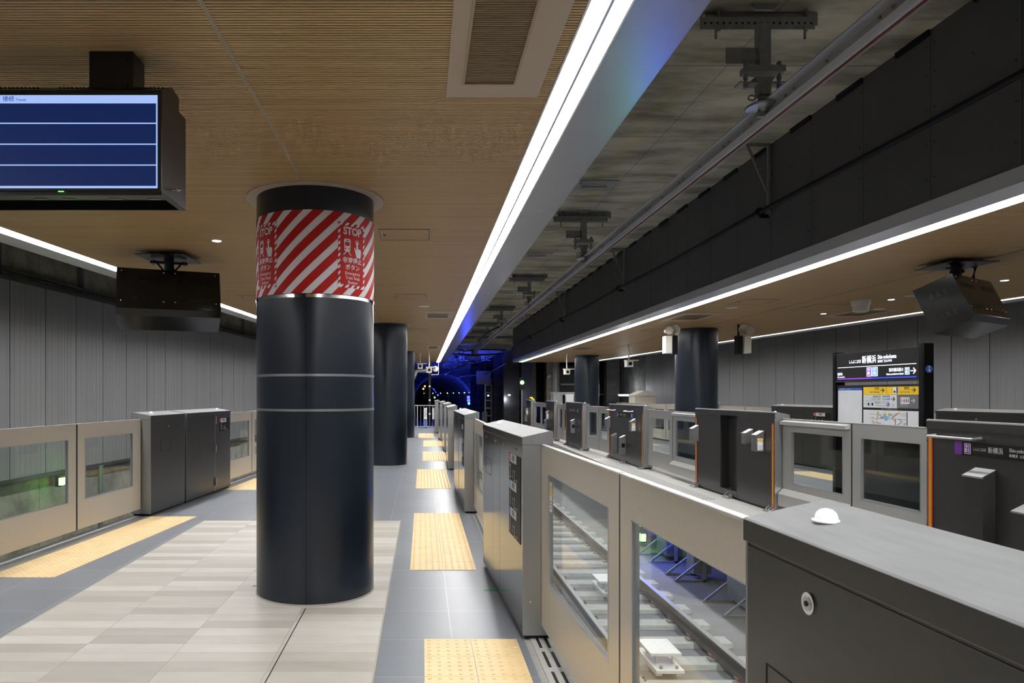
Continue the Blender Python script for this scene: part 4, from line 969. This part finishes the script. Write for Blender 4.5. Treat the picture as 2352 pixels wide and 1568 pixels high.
cctv(-.10, 27.5, CZ, 'small white bullet camera left of the far camera cluster', .35)
cctv(5.5, 26.6, RZ, 'white camera on stem left of the farther right column', .55)
cctv(6.45, 21.8, RZ, 'white camera pair hanging between the two right columns', .45, False)
def horn(x, y, label, sg):
    t = thing('horn_speaker', label, 'horn speaker', (x, y, RZ), 0, 'horn speakers beside the right platform column')
    b = MB(); b.cyl((0, 0, -.45), .022, .45, 'black', 12); b.box(-.05, .05, -.04, .04, -.50, -.40, 'black'); b.build('pole', t, smooth=True)
    b = MB(); b.box(-.16*sg-.07, -.16*sg+.07, -.12, .10, -.64, -.26, 'white_plastic'); b.box(-.06, .05, -.08, .08, -.66, -.25, 'black'); b.build('amplifier_box', t, bevel=.004)
    b = MB(); b.lathe((-.04*sg*1, .12, -.13), [(.05, 0), (.05, -.10), (.03, -.12), (.06, -.20), (.11, -.28), (.115, -.285), (.105, -.27), (.03, -.19), (.022, -.2)], 'beige_box', 24, axis='y'); b.build('horn', t, smooth=True)
    b = MB(); b.lathe((-.18*sg, .0, -.15), [(.05, 0), (.05, -.06), (.07, -.14), (.09, -.2)], 'beige_box', 20, axis='y'); b.build('rear_horn', t, smooth=True)
horn(5.56, 15.4, 'horn speaker with white box left of the nearer right column', 1)
horn(6.90+.08, 15.4, 'horn speaker with beige box right of the nearer right column', -1)

# ------------------------------------------------------------------ overhead conductor and hangers
HX = 2.74; t0 = None
def hanger(d, label):
    t = thing('conductor_hanger', label, 'conductor hanger', (HX, d, CC), 0, 'steel hangers along the overhead conductor')
    b = MB()
    for (yy, zz, xo) in ((0.0, -.06, .03), (-.12, -.155, -.06)):
        b.box(-.46+xo, .46+xo, yy-.003, yy+.003, zz-.055, zz+.045, 'galv'); b.box(-.46+xo, .46+xo, yy, yy+.05, zz+.040, zz+.045, 'galv')
        for k in range(18): b.cyl((-.42+k*.05+xo, yy-.003, zz-.005), .009, -.0015, 'black', 8, axis='y')
    b.build('channel_pair', t)
    for x in (-.33, .38):
        b = MB(); b.cyl((x, -.03, -.18), .014, .18, 'galv', 8); b.cyl((x, -.03, -.12), .026, .05, 'galv', 8); b.build('anchor_bolt', t)
        b = MB(); b.cyl((x-.07, -.14, -.30), .010, .10, 'galv', 8); b.build('anchor_bolt', t)
    b = MB(); b.box(-.045, .045, -.13, -.04, -.55, -.16, 'galv'); b.prism([(-.02, 0), (.12, 0), (.07, -.05), (-.07, -.05), (-.12, 0)], -.12, -.10, 'galv_light', axis='y')
    b.box(-.30, -.045, -.09, -.085, -.47, -.34, 'galv'); b.build('post', t)
    for v in b.v[:0]: pass
    b = MB(); b.box(-.16, .16, -.14, -.03, -.55, -.50, 'galv'); b.box(-.20, .20, -.12, -.02, -.635, -.625, 'galv')
    for x in (-.14, .13): b.cyl((x, -.09, -.67), .010, .22, 'galv', 8); b.cyl((x, -.09, -.49), .02, .03, 'galv', 6); b.cyl((x, -.09, -.60), .02, .03, 'galv', 6); b.cyl((x, -.09, -.67), .02, .03, 'galv', 6)
    b.build('crossbar', t)
    b = MB(); b.prism([(-.05, -.64), (-.08, -.59), (.08, -.59), (.05, -.64), (.045, -.73), (-.045, -.73)], -.13, -.05, 'galv', axis='y')
    b.tube([(-.09+.03*math.cos(a), -.09, -.745+.02*math.sin(a)) for a in [i*PI/6 for i in range(13)]], .007, 'galv', 6); b.tube([(.07+.03*math.cos(a), -.09, -.735+.02*math.sin(a)) for a in [i*PI/6 for i in range(13)]], .007, 'galv', 6)
    b.build('yoke', t)
    b = MB(); b.lathe((0, -.09, -.86), [(.03, 0), (.05, .015), (.13, .03), (.135, .045), (.06, .06), (.10, .065), (.04, .085), (.04, .12)], 'galv_light', 24); b.build('insulator', t, smooth=True)
    b = MB(); b.box(-.05, .05, -.11, -.07, -.90, -.86, 'galv'); b.build('clamp', t)
    return t
h0 = hanger(5.70, 'steel conductor hanger on the concrete at the top, nearest one')
names = ['second', 'third', 'fourth', 'fifth', 'sixth']
for i, d in enumerate((11.95, 18.15, 24.6, 30.2, 33.8)): dup(h0, (HX + .02*i, d, CC), None, 'steel conductor hanger on the concrete, %s from the top of the photo' % names[i])
t = thing('overhead_conductor', 'long straight overhead conductor bar with bolts and copper wire', 'conductor rail', (2.8, 0, 3.865))
b = MB(); prof = [(-.085, .062), (-.085, .072), (.085, .072), (.085, .062), (.018, .045), (.020, .0), (.055, -.03), (.030, -.072), (-.030, -.072), (-.055, -.03), (-.020, .0), (-.018, .045)]
b.prism(prof[::-1], 0, 44, 'conductor', axis='y'); b.xf(Matrix.Translation((0, -6, 0))); b.build('bar', t)
b = MB(); b.cyl((0, -6, -.078), .011, 44, 'copper', 8, axis='y'); b.xf(Matrix.Identity(4)); 
b.build('contact_wire', t, smooth=True)
d = 2.0; k = 0; jb = None
while k < 60:
    if jb is None: b = MB(); b.cyl((0, 0, 0), .011, .016, 'brass', 6, axis='x'); jb = b.build('joint_bolt', t); o = jb
    else: o = jb.copy(); COL.objects.link(o)
    o.location = (-.05, d, -.005); o.rotation_euler = (0, 0, PI); d += (.55, .42, .12)[k % 3]; k += 1
# wall brackets with black pipe
br = None; d = 2.45; i = 0
while d < 33:
    if br is None:
        br = thing('pipe_bracket', 'steel triangle bracket holding the black pipe on the dark fascia', 'bracket', (4.335, d, CC), 0, 'triangle brackets along the dark fascia')
        b = MB(); b.box(-.03, .0, -.02, .02, -.92, 0, 'galv'); b.build('post', br)
        b = MB(); b.box(-.29, .0, -.02, .02, -.045, -.005, 'galv'); b.build('arm', br)
        b = MB(); b.bar((-.28, 0, -.03), (-.03, 0, -.60), .02, .03, 'galv'); b.build('brace', br)
        b = MB(); b.lathe((-.13, -.03, -.86), [(.045, 0), (.055, .01), (.055, .05), (.045, .06)], 'black', 16, axis='y'); b.box(-.13, -.01, -.02, .02, -.93, -.89, 'black'); b.build('pipe_clamp', br)
    else: dup(br, (4.335, d, CC))
    d += 6.25
pts = [(4.2, -6.0, 3.87)]; q = 2.45
while q < 33:
    pts += [(4.2, q, 3.87), (4.2, q+3.1, 3.845)]; q += 6.25
b = MB(); b.tube(pts, .028, 'cable', 10); tag(b.build('cable_pipe', smooth=True), 'long black pipe along the dark fascia of the right platform', 'pipe')
# slim ceiling plates with handles between the hangers
pl = None
for i, d in enumerate((10.4, 15.6, 21.3, 4.9)):
    if pl is None:
        pl = thing('ceiling_anchor_plate', 'grey plate with small handle on the concrete ceiling', 'anchor plate', (2.55, d, CC), 0, 'grey handle plates on the concrete ceiling')
        b = MB(); b.box(-.32, .32, -.22, .22, -.012, 0, 'galv'); b.build('plate', pl)
        b = MB(); b.tube([(-.22, -.12, -.02), (-.19, 0, -.04), (.19, 0, -.04), (.22, .12, -.02)], .012, 'galv', 6); b.build('handle', pl)
    else: dup(pl, (2.55, d, CC))
# loose cable hanging from the fourth hanger
b = MB(); b.tube([(2.65, 24.3, 3.95), (2.4, 26, 3.9), (2.2, 27.5, 3.7), (2.35, 29, 3.75), (2.6, 31, 3.7)], .03, 'cable', 8); tag(b.build('feeder_cable', smooth=True), 'black and copper feeder cable looping beside the far hangers', 'cable')

# ------------------------------------------------------------------ track
RZT = -1.06
def rail(x, label):
    t = thing('track_rail', label, 'rail', (x, 0, RZT), 0, 'rails of the middle track')
    b = MB(); prof = [(-.063, -.153), (.063, -.153), (.063, -.143), (.010, -.125), (.008, -.045), (.031, -.032), (.032, -.006), (-.032, -.006), (-.031, -.032), (-.008, -.045), (-.010, -.125), (-.063, -.143)]
    b.prism(prof, -6, 110, 'rail_rust', axis='y'); b.build('rail_body', t)
    b = MB(); b.prism([(-.032, -.006), (.032, -.006), (.026, 0), (-.026, 0)], -6, 110, 'rail_top', axis='y'); b.build('running_surface', t, label='shiny steel running surface')
rail(2.03, 'steel rail of the middle track nearer our platform'); rail(3.165, 'steel rail of the middle track farther from our platform')
sl = None; d = 1.2; n = 0
while d < 40:
    if sl is None:
        sl = thing('concrete_sleeper', 'pale concrete sleeper under the rails of the middle track', 'sleeper', (2.6, d, BED), 0, 'concrete sleepers of the middle track')
        b = MB(); b.prism([(-.15, 0), (.15, 0), (.12, .055), (-.12, .055)], -.92, .92, 'sleeper'); b.build('block', sl, bevel=.008)
        for x in (-.57, .565):
            for sg in (-1, 1):
                b = MB(); xx = x+sg*.095
                b.box(xx-.035, xx+.035, -.05, .05, .055, .075, 'galv'); b.tube([(xx-.02*sg, -.04, .085), (xx+.03*sg, -.045, .12), (xx+.035*sg, 0, .13), (xx-.02*sg, .01, .095), (xx+.02*sg, .04, .10)], .011, 'clip_rust', 6)
                b.build('rail_clip', sl, smooth=True)
    else: dup(sl, (2.6, d, BED))
    d += .62; n += 1
for (y, lb) in ((7.28, 'white track sensor plate between the rails, nearest one'), (10.0, 'white track sensor plate farther along between the rails')):
    t = thing('track_sensor', lb, 'track sensor', (2.47 if y < 8 else 2.64, y, BED+.055), 0, 'white plates between the rails')
    b = MB(); b.box(-.16, .16, -.21, .22, .165, .195, 'white')
    b.build('top_plate', t, bevel=.004)
    b = MB(); b.box(-.14, .14, -.34, .30, .04, .07, 'white'); b.build('base_plate', t)
    b = MB()
    for x in (-.08, .08):
        for yy in (-.15, .15): b.cyl((x, yy, .07), .010, .095, 'alu', 8)
        b.cyl((x, -.29, .07), .016, .03, 'galv_light', 6)
    for x in (-.1, .1): b.box(x-.03, x+.03, -.3, .25, 0, .04, 'white')
    b.build('stud', t)
b = MB(); b.tube([(2.6, 5.9, BED+.09), (2.8, 6.2, BED+.09), (2.95, 6.6, BED+.08), (3.3, 6.8, BED+.02), (3.6, 7.3, BED+.03), (3.85, 7.0, BED+.03), (4.3, 6.9, BED+.03), (4.9, 6.6, BED+.03)], .022, 'cable', 8); tag(b.build('track_cable', smooth=True), 'black cable crossing the track bed from the near sensor', 'cable')
# equipment under the right platform
eq = [(6.6, .28, 'galv'), (8.0, .2, 'galv_light'), (9.3, .55, 'galv_light'), (10.9, .3, 'galv'), (12.2, .5, 'galv_light'), (14.2, .4, 'galv')]
for i, (d, wd, m) in enumerate(eq):
    t = thing('equipment_rack', 'metal equipment box on angle legs under the right platform, %s one' % ['nearest', 'second', 'third', 'fourth', 'fifth', 'farthest'][i], 'equipment rack', (4.32, d, BED), 0, 'equipment boxes under the right platform')
    b = MB(); b.box(-.14, .14, -wd/2, wd/2, .10, .92, m); b.build('box', t, bevel=.005)
    b = MB(); b.cyl((-.14, 0, .45), .016, -.006, 'black', 8, axis='x'); b.build('handle', t)
    for s in (-1, 1):
        b = MB(); y = s*(wd/2+.05); b.box(-.02, .03, y-.02, y+.02, 0, .95, 'galv'); b.box(-.45, .03, y-.02, y+.02, 0, .03, 'galv'); b.bar((-.42, y, .03), (0, y, .36), .03, .03, 'galv'); b.build('leg_bracket', t)
b = MB(); b.tube([(4.6, 8.6, BED+.5), (4.4, 9.0, BED+.25), (4.5, 10.2, BED+.2), (4.45, 10.6, BED+.5)], .02, 'cable', 8); tag(b.build('equipment_cable', smooth=True), 'dark cable drooping between the equipment boxes below the right platform', 'cable')
for (d, z, x, lb) in ((13.2, -.82, 4.13, 'upper green track lamp seen through the gate window'), (13.2, -1.10, 4.13, 'lower green track lamp seen through the gate window'), (13.46, -.08, -6.97, 'green lamp on the left concrete wall seen through the gate window')):
    t = thing('green_lamp', lb, 'signal lamp', (x, d, z))
    b = MB(); b.box(-.02 if x > 0 else -.09, .09 if x > 0 else 0, -.085, .085, -.10, .10, 'black'); b.build('housing', t)
    b = MB(); s = -1 if x > 0 else 1; b.box(s*.022, s*.03, -.07, .07, -.07, .07, 'lamp_green'); b.box(-.018, .07, -.09, -.086, -.07, .07, 'lamp_green'); b.build('lens', t)
b = MB(); b.tube([(-6.7, 14.5, BED), (-6.7, 14.5, .12)], .05, 'galv_light', 12); b.lathe((-6.7, 14.5, -.6), [(.05, 0), (.09, .01), (.09, .05), (.05, .06)], 'galv_light', 16); tag(b.build('wall_pipe', smooth=True), 'vertical metal pipe against the left concrete wall behind the gate window', 'pipe')

# ------------------------------------------------------------------ end of our platform
t = thing('end_fence', 'metal railing closing the far end of our platform', 'fence', (-.4, 33.0, 0))
b = MB(); b.box(-1.2, 1.15, -.02, .02, 1.05, 1.09, 'alu'); b.box(-1.2, 1.15, -.02, .02, .06, .09, 'alu'); b.build('rail', t)
for x in (-1.2, -.1, .15, 1.1): b = MB(); b.box(x-.02, x+.02, -.02, .02, 0, 1.07, 'alu'); b.build('post', t)
for i in range(16): b = MB(); b.box(-1.1+i*.14, -1.088+i*.14, -.008, .008, .09, 1.05, 'alu'); b.build('baluster', t)
b = MB(); b.box(.46, .60, -.04, -.03, .42, .95, 'white'); b.text('立入禁止', (.53, -.045, .7), (0, 0, -1), (1, 0, 0), .09, 'black'); tag(b.build('notice_plate', None), 'white vertical notice plate on the end railing', 'sign'); bpy.data.objects['notice_plate'].location = (-.4, 33.0, 0)
b = MB(); b.box(.85, .97, -.04, -.03, .42, .95, 'paper'); o = tag(b.build('notice_plate', None), 'second pale notice plate beside the farthest cabinet', 'sign'); o.location = (-.4, 33.0, 0)
b = MB(); b.cyl((.53, .06, .0), .09, .38, 'blue_can', 16); o = tag(b.build('blue_canister', smooth=True), 'blue canister behind the end railing', 'canister'); o.location = (-.4, 33.1, 0)
b = MB(); b.lathe((0, 0, 2.66), [(.07, 0), (.07, .1)], 'galv_light', 14); b.tube([(-.55, 34.4, .2), (-.55, 34.4, 2.2), (-.3, 34.5, 2.75), (.4, 34.6, 2.78)], .11, 'galv_light', 14); tag(b.build('duct_pipe', smooth=True), 'thick grey duct bending under the far end of our ceiling', 'duct')
for nm in ('duct_pipe',): pass
b = MB(); b.tube([(.35, 35.5, BED), (.35, 35.5, 3.4)], .07, 'black_satin', 10)
for z in (.6, 1.3, 2.0, 2.7): b.cyl((.35, 35.42, z), .05, -.02, 'white', 10, axis='y')
tag(b.build('signal_mast', smooth=True), 'dark mast with white clamps beyond the end railing', 'mast')

# ------------------------------------------------------------------ beyond the platforms
struct(slab('wall_end_left', const(-8), const(-1.75), [35.5, 36.0], BED, CC, 'dark_concrete'))
struct(slab('ceiling', const(-8), const(16), [37.5, 74], 4.35, 4.6, 'concrete'))
b = MB()
for i, d in enumerate((38.5, 42, 46, 50.5, 55, 60, 66)): b.box(-3, 4.9, d, d+.25, 4.05, 4.35, 'galv')
struct(b.build('ceiling_beam'))
# side wall with pillars right of the track
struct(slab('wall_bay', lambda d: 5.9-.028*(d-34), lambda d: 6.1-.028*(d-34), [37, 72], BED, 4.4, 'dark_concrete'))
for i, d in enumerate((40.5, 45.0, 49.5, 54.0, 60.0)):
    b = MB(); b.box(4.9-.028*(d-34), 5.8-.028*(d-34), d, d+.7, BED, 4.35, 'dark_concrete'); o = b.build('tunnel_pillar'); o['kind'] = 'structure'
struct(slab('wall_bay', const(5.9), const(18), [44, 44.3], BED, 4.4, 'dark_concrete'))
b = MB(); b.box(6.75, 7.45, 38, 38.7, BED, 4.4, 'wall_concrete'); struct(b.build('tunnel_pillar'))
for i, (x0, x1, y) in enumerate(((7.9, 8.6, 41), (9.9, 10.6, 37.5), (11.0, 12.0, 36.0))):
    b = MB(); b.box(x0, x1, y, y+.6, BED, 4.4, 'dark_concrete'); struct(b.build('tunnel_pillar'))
b = MB(); b.box(7.6, 10.2, 39.2, 40.2, 1.55, 1.62, 'galv_light'); b.box(7.6, 10.2, 39.3, 40.2, 1.62, 3.2, 'black_satin'); b.box(7.7, 9.4, 38.9, 39.3, 2.1, 2.2, 'galv'); tag(b.build('duct_box'), 'dark ventilation duct box behind the farther right column', 'duct')
def bulkhead(x, y, z, label, tubew=.0, m='lamp_white'):
    t = thing('wall_lamp', label, 'wall lamp', (x, y, z), 0, 'tunnel wall lamps')
    b = MB(); b.box(-.06-tubew, .06+tubew, -.02, .05, -.03, .05, 'galv_light'); b.build('bracket', t)
    b = MB(); b.lathe((-tubew, -.05, 0), [(.01, 0), (.035, .01), (.035, .09+2*tubew), (.01, .10+2*tubew)], m, 12, axis='x') ; b.build('bulb', t, smooth=True)
bulkhead(4.95, 40.2, 1.55, 'white lamp on the first pillar beyond the right platform'); bulkhead(4.55, 48.9, 1.5, 'white lamp by the steel ladder mast')
bulkhead(10.2, 35.1, 1.55, 'bright tube lamp on the dark wall left of the beige roofed cabinet', .32); bulkhead(7.75, 37.2, 1.4, 'small bright lamp above the white equipment boxes')
# ladder mast with box
t = thing('ladder_mast', 'steel ladder mast carrying a dark box beside the track', 'mast', (4.5, 47.2, BED))
for x in (-.27, .15): b = MB(); b.box(x-.04, x+.04, -.04, .04, 0, 3.9, 'galv_light'); b.build('upright', t)
b = MB()
for i in range(7): b.box(-.27, .15, -.03, .03, .35+i*.52, .41+i*.52, 'galv_light')
b.build('rung', t)
b = MB(); b.box(-.85, .1, -.2, .2, 3.55, 4.45, 'galv'); b.build('box', t)
b = MB(); b.box(-.5, -.15, -.2, .1, .5, 1.7, 'galv'); b.build('cabinet', t)
# green signal
t = thing('green_signal', 'glowing round green signal left of the right platform end', 'signal', (5.02, 35.2, 2.19))
b = MB(); b.box(-.14, .14, 0, .12, -.35, .25, 'black'); b.build('housing', t)
b = MB(); b.cyl((0, -.01, 0), .10, -.02, 'lamp_green', 20, axis='y'); b.build('lens', t)
b = MB(); b.cyl((0, .06, -3.4), .04, 3.1, 'galv', 10); b.build('mast', t, smooth=True)
# equipment at the end of the right platform
t = thing('equipment_boxes', 'white and grey wall boxes on a frame behind the far right cabinets', 'equipment boxes', (7.1, 33.5, 0))
b = MB(); b.box(-.95, .55, 0, .05, 1.62, 1.70, 'galv_light'); b.box(-.95, .55, 0, .05, .9, .95, 'galv_light')
for x in (-.92, .5): b.box(x, x+.05, 0, .05, 0, 1.68, 'galv_light')
b.build('frame', t)
b = MB(); b.box(-.85, -.42, -.22, 0, 1.05, 1.62, 'galv_light'); b.build('box', t, label='grey box'); b = MB(); b.box(-.25, .12, -.22, 0, 1.0, 1.60, 'white'); b.box(-.25, .12, -.225, 0, .98, 1.01, 'yellow'); b.build('box', t, label='white box with yellow base'); b = MB(); b.box(.22, .5, -.2, 0, 1.05, 1.6, 'beige_box'); b.build('box', t, label='beige box')
b = MB()
for i in range(4): b.tube([(7.05+i*.06, 37.6, BED), (7.05+i*.06, 37.6, 3.6), (7.2, 37.2, 4.2)], .03, 'galv_light', 8)
tag(b.build('conduit_bundle', smooth=True), 'bundle of pale conduits rising behind the white equipment boxes', 'conduit')
b = MB(); b.lathe((6.9, 37.9, 2.55), [(.14, 0), (.14, -.1), (.08, -.12)], 'galv_light', 18, axis='y'); tag(b.build('wall_bell', smooth=True), 'round grey bell on the concrete pillar', 'bell')
t = thing('roofed_cabinet', 'beige cabinet with gabled roof and red mark at the right platform end', 'cabinet', (9.7, 30.6, 0))
b = MB(); b.box(-.50, .42, -.4, .5, 0, 1.53, 'beige_box'); b.build('body', t)
b = MB(); b.prism([(-.53, 1.53), (.45, 1.53), (.45, 1.56), (.04, 1.76), (-.12, 1.76), (-.53, 1.56)], -.45, .55, 'beige_box', axis='y'); b.build('roof', t)
b = MB(); b.lathe((-.36, -.4, 1.05), [(.055, 0), (.04, -.03)], 'tab_red', 16, axis='y'); b.build('red_lens', t, label='red oval mark'); b = MB(); b.box(-.27, -.25, -.42, -.40, .98, 1.08, 'black'); b.build('handle', t)
t = thing('led_board', 'small amber lit text board above the farthest right platform cabinet', 'display', (4.66, 29.75, 1.355)); b = MB(); b.box(-.14, .14, 0, .1, -.02, .13, 'black_satin'); b.build('housing', t); b = MB(); b.text('出発', (-.03, -.01, .09), (1, 0, 0), (0, 0, 1), .065, 'led_text', bold=.04); b.text('注意', (.05, -.01, .035), (1, 0, 0), (0, 0, 1), .06, 'led_text', bold=.04); b.box(-.12, .12, -.008, 0, -.015, -.005, 'led_green'); b.build('lit_text', t)
# tunnel tube
def cpath(s): R = 620.; return Vector((2.0 - s*s/(2*R), 70+s, .55))
b = MB(); seg = 32; nn = 40; rad = 3.15
for i in range(nn+1):
    s = i*5.0; p = cpath(s)
    for k in range(seg): a = 2*PI*k/seg; b.v.append((p.x+rad*math.cos(a), p.y, p.z+rad*math.sin(a)))
mi = b.mi('tunnel')
for i in range(nn):
    for k in range(seg): b.f.append([i*seg+k, i*seg+(k+1) % seg, (i+1)*seg+(k+1) % seg, (i+1)*seg+k]); b.m.append(mi)
struct(b.build('tunnel_tube', smooth=True))
b = MB(); seg = 48
def ring(r, y): return [(2.0+r*math.cos(2*PI*k/seg), y, .55+r*math.sin(2*PI*k/seg)) for k in range(seg)]
def sq(y): return [(2.0+9*max(-1, min(1, 1.5*math.cos(2*PI*k/seg))), y, .55+5*max(-1, min(1, 1.5*math.sin(2*PI*k/seg)))) for k in range(seg)]
b.add(ring(rad, 70)+sq(70), [(k, (k+1) % seg, seg+(k+1) % seg, seg+k) for k in range(seg)], 'dark_concrete'); struct(b.build('wall_portal'))
b = MB(); n0 = 0
for i in range(24):
    s = 1+i*3.0; p = cpath(s); o = len(b.v)
    for r in (rad-.02, rad-.16):
        for y in (0, .12):
            for k in range(33): a = -PI*.35+PI*1.5*k/32; b.v.append((p.x+r*math.cos(a), p.y+y, p.z+r*math.sin(a)))
    m = b.mi('galv')
    for k in range(32):
        for (u, v) in ((0, 33), (66, 0), (33, 99), (99, 66)): b.f.append([o+u+k, o+v+k, o+v+k+1, o+u+k+1]); b.m.append(m)
struct(b.build('tunnel_ring'))
for i, s in enumerate((1.5, 9, 17, 26, 36, 47, 60, 75, 92)):
    p = cpath(s); a = math.radians(24); bulkhead(p.x+(rad-.15)*math.cos(a), p.y, p.z+(rad-.15)*math.sin(a), 'small white lamp in the row on the curved tunnel wall')
for (x, y, z, m, r, lb, g) in ((4.55, 69.5, 1.30, 'lamp_blue', .16, 'bright blue lamp at the tunnel mouth, upper of two', 1), (4.57, 69.5, .98, 'lamp_blue', .17, 'bright blue lamp at the tunnel mouth, lower of two', 1), (4.6, 69.5, .68, 'lamp_cyan', .13, 'cyan lamp just below the blue lamps at the tunnel mouth', 1),
                              (3.9, 112, 1.1, 'lamp_blue', .14, 'blue lamp midway along the tunnel', 1), (3.95, 112, .75, 'lamp_cyan', .10, 'small cyan lamp below the midway blue lamp', 1),
                              (2.6, 120, 1.45, 'lamp_blue', .14, 'lowest blue lamp of the slanting row deep in the tunnel', 1), (2.35, 125, 2.0, 'lamp_blue', .12, 'third blue lamp of the slanting row deep in the tunnel', 1), (2.1, 125, 2.4, 'lamp_blue', .12, 'second blue lamp of the slanting row deep in the tunnel', 1), (1.95, 125, 2.6, 'lamp_blue', .12, 'top blue lamp of the slanting row deep in the tunnel', 1),
                              (.18, 60, 2.28, 'lamp_amber', .07, 'upper amber lamp beyond the end railing', 1), (.05, 60, 2.06, 'lamp_amber', .07, 'lower amber lamp beyond the end railing', 1), (.62, 36.5, 1.43, 'lamp_green', .04, 'tiny green lamp above the end railing', 1)):
    t = thing('track_lamp', lb, 'lamp', (x, y, z)); b = MB(); b.lathe((0, 0, 0), [(r*.2, 0), (r*.75, -r*.15), (r, -r*.5), (r*.9, -r*.9), (r*.3, -r*1.1)], m, 14, axis='y'); b.build('lens', t, smooth=True)
    b = MB(); b.cyl((0, 0, 0), r*1.15, .08, 'black', 14, axis='y'); b.box(-.03, .03, .03, .08, BED-z, 0, 'black'); b.build('housing', t)
# cables and pipes under the tunnel ceiling
rng = random.Random(8)
cb = [([(2.95, 37.6, 3.75), (2.6, 44, 3.45), (2.1, 52, 3.35), (1.6, 60, 3.1), (1.3, 69, 2.7)], .035, 'copper', 'copper contact wire running from the bar end into the tunnel'),
      ([(4.4, 36, 3.95), (3.6, 42, 3.6), (2.2, 52, 3.45), (.8, 62, 2.9), (.2, 68, 2.7)], .03, 'galv', 'grey pipe slanting across under the tunnel ceiling'),
      ([(4.7, 39.5, 3.35), (4.3, 46, 2.95), (3.2, 55, 3.0), (2.0, 64, 2.7)], .04, 'galv', 'pipe along the pillars beyond the right platform'),
      ([(1.2, 36.2, 4.1), (2.2, 37, 3.9), (3.4, 37.4, 4.0), (4.3, 36.4, 3.9)], .035, 'cable', 'black cable sagging across behind the conductor bar end'),
      ([(1.2, 36.8, 3.8), (2.6, 37.6, 3.7), (3.6, 37.7, 3.75), (4.3, 36.9, 3.75)], .04, 'cable', 'second black cable sagging across behind the conductor bar end'),
      ([(2.0, 43, 4.0), (2.6, 44, 3.7), (3.3, 45, 3.75), (3.8, 46, 3.3)], .04, 'cable', 'black cable loop under the blue lit ceiling'),
      ([(4.62, 39.8, 2.3), (4.5, 44, 2.25), (4.3, 52, 2.2)], .02, 'cable', 'thin cable along the far pillars')]
for p, r, m, lb in cb: b = MB(); b.tube(p, r, m, 8); tag(b.build('tunnel_cable', smooth=True), lb, 'cable')
for i in range(14):
    x = rng.uniform(1.4, 3.6); y = 36.2+i*1.6; t = thing('pipe_support', 'steel support frame under the blue lit tunnel ceiling', 'support frame', (x, y, 4.05), 0, 'steel supports under the blue lit ceiling')
    b = MB(); w_ = rng.uniform(.4, .9); h_ = rng.uniform(.3, .7); b.box(-w_, w_, -.03, .03, .0, .05, 'galv'); b.box(-.03, .03, -.03, .03, -h_, .3, 'galv'); b.box(-.25, .25, -.03, .03, -h_, -h_+.05, 'galv'); b.box(-.3, -.1, -.05, .05, -h_+.1, -h_+.3, 'galv'); b.build('frame', t)
b = MB(); b.box(0, .13, 0, .05, 0, .0015, 'green_tape'); o = tag(b.build('floor_tape'), 'small strip of green tape on the grey floor beside the placard cabinet', 'tape'); o.location = (.50, 5.66, 0)
b = MB(); b.box(0, .06, 0, .035, 0, .0015, 'green_tape'); o = tag(b.build('floor_tape'), 'tiny green tape piece on the beige tiles left of the striped column', 'tape'); o.location = (-1.42, 5.8, 0)
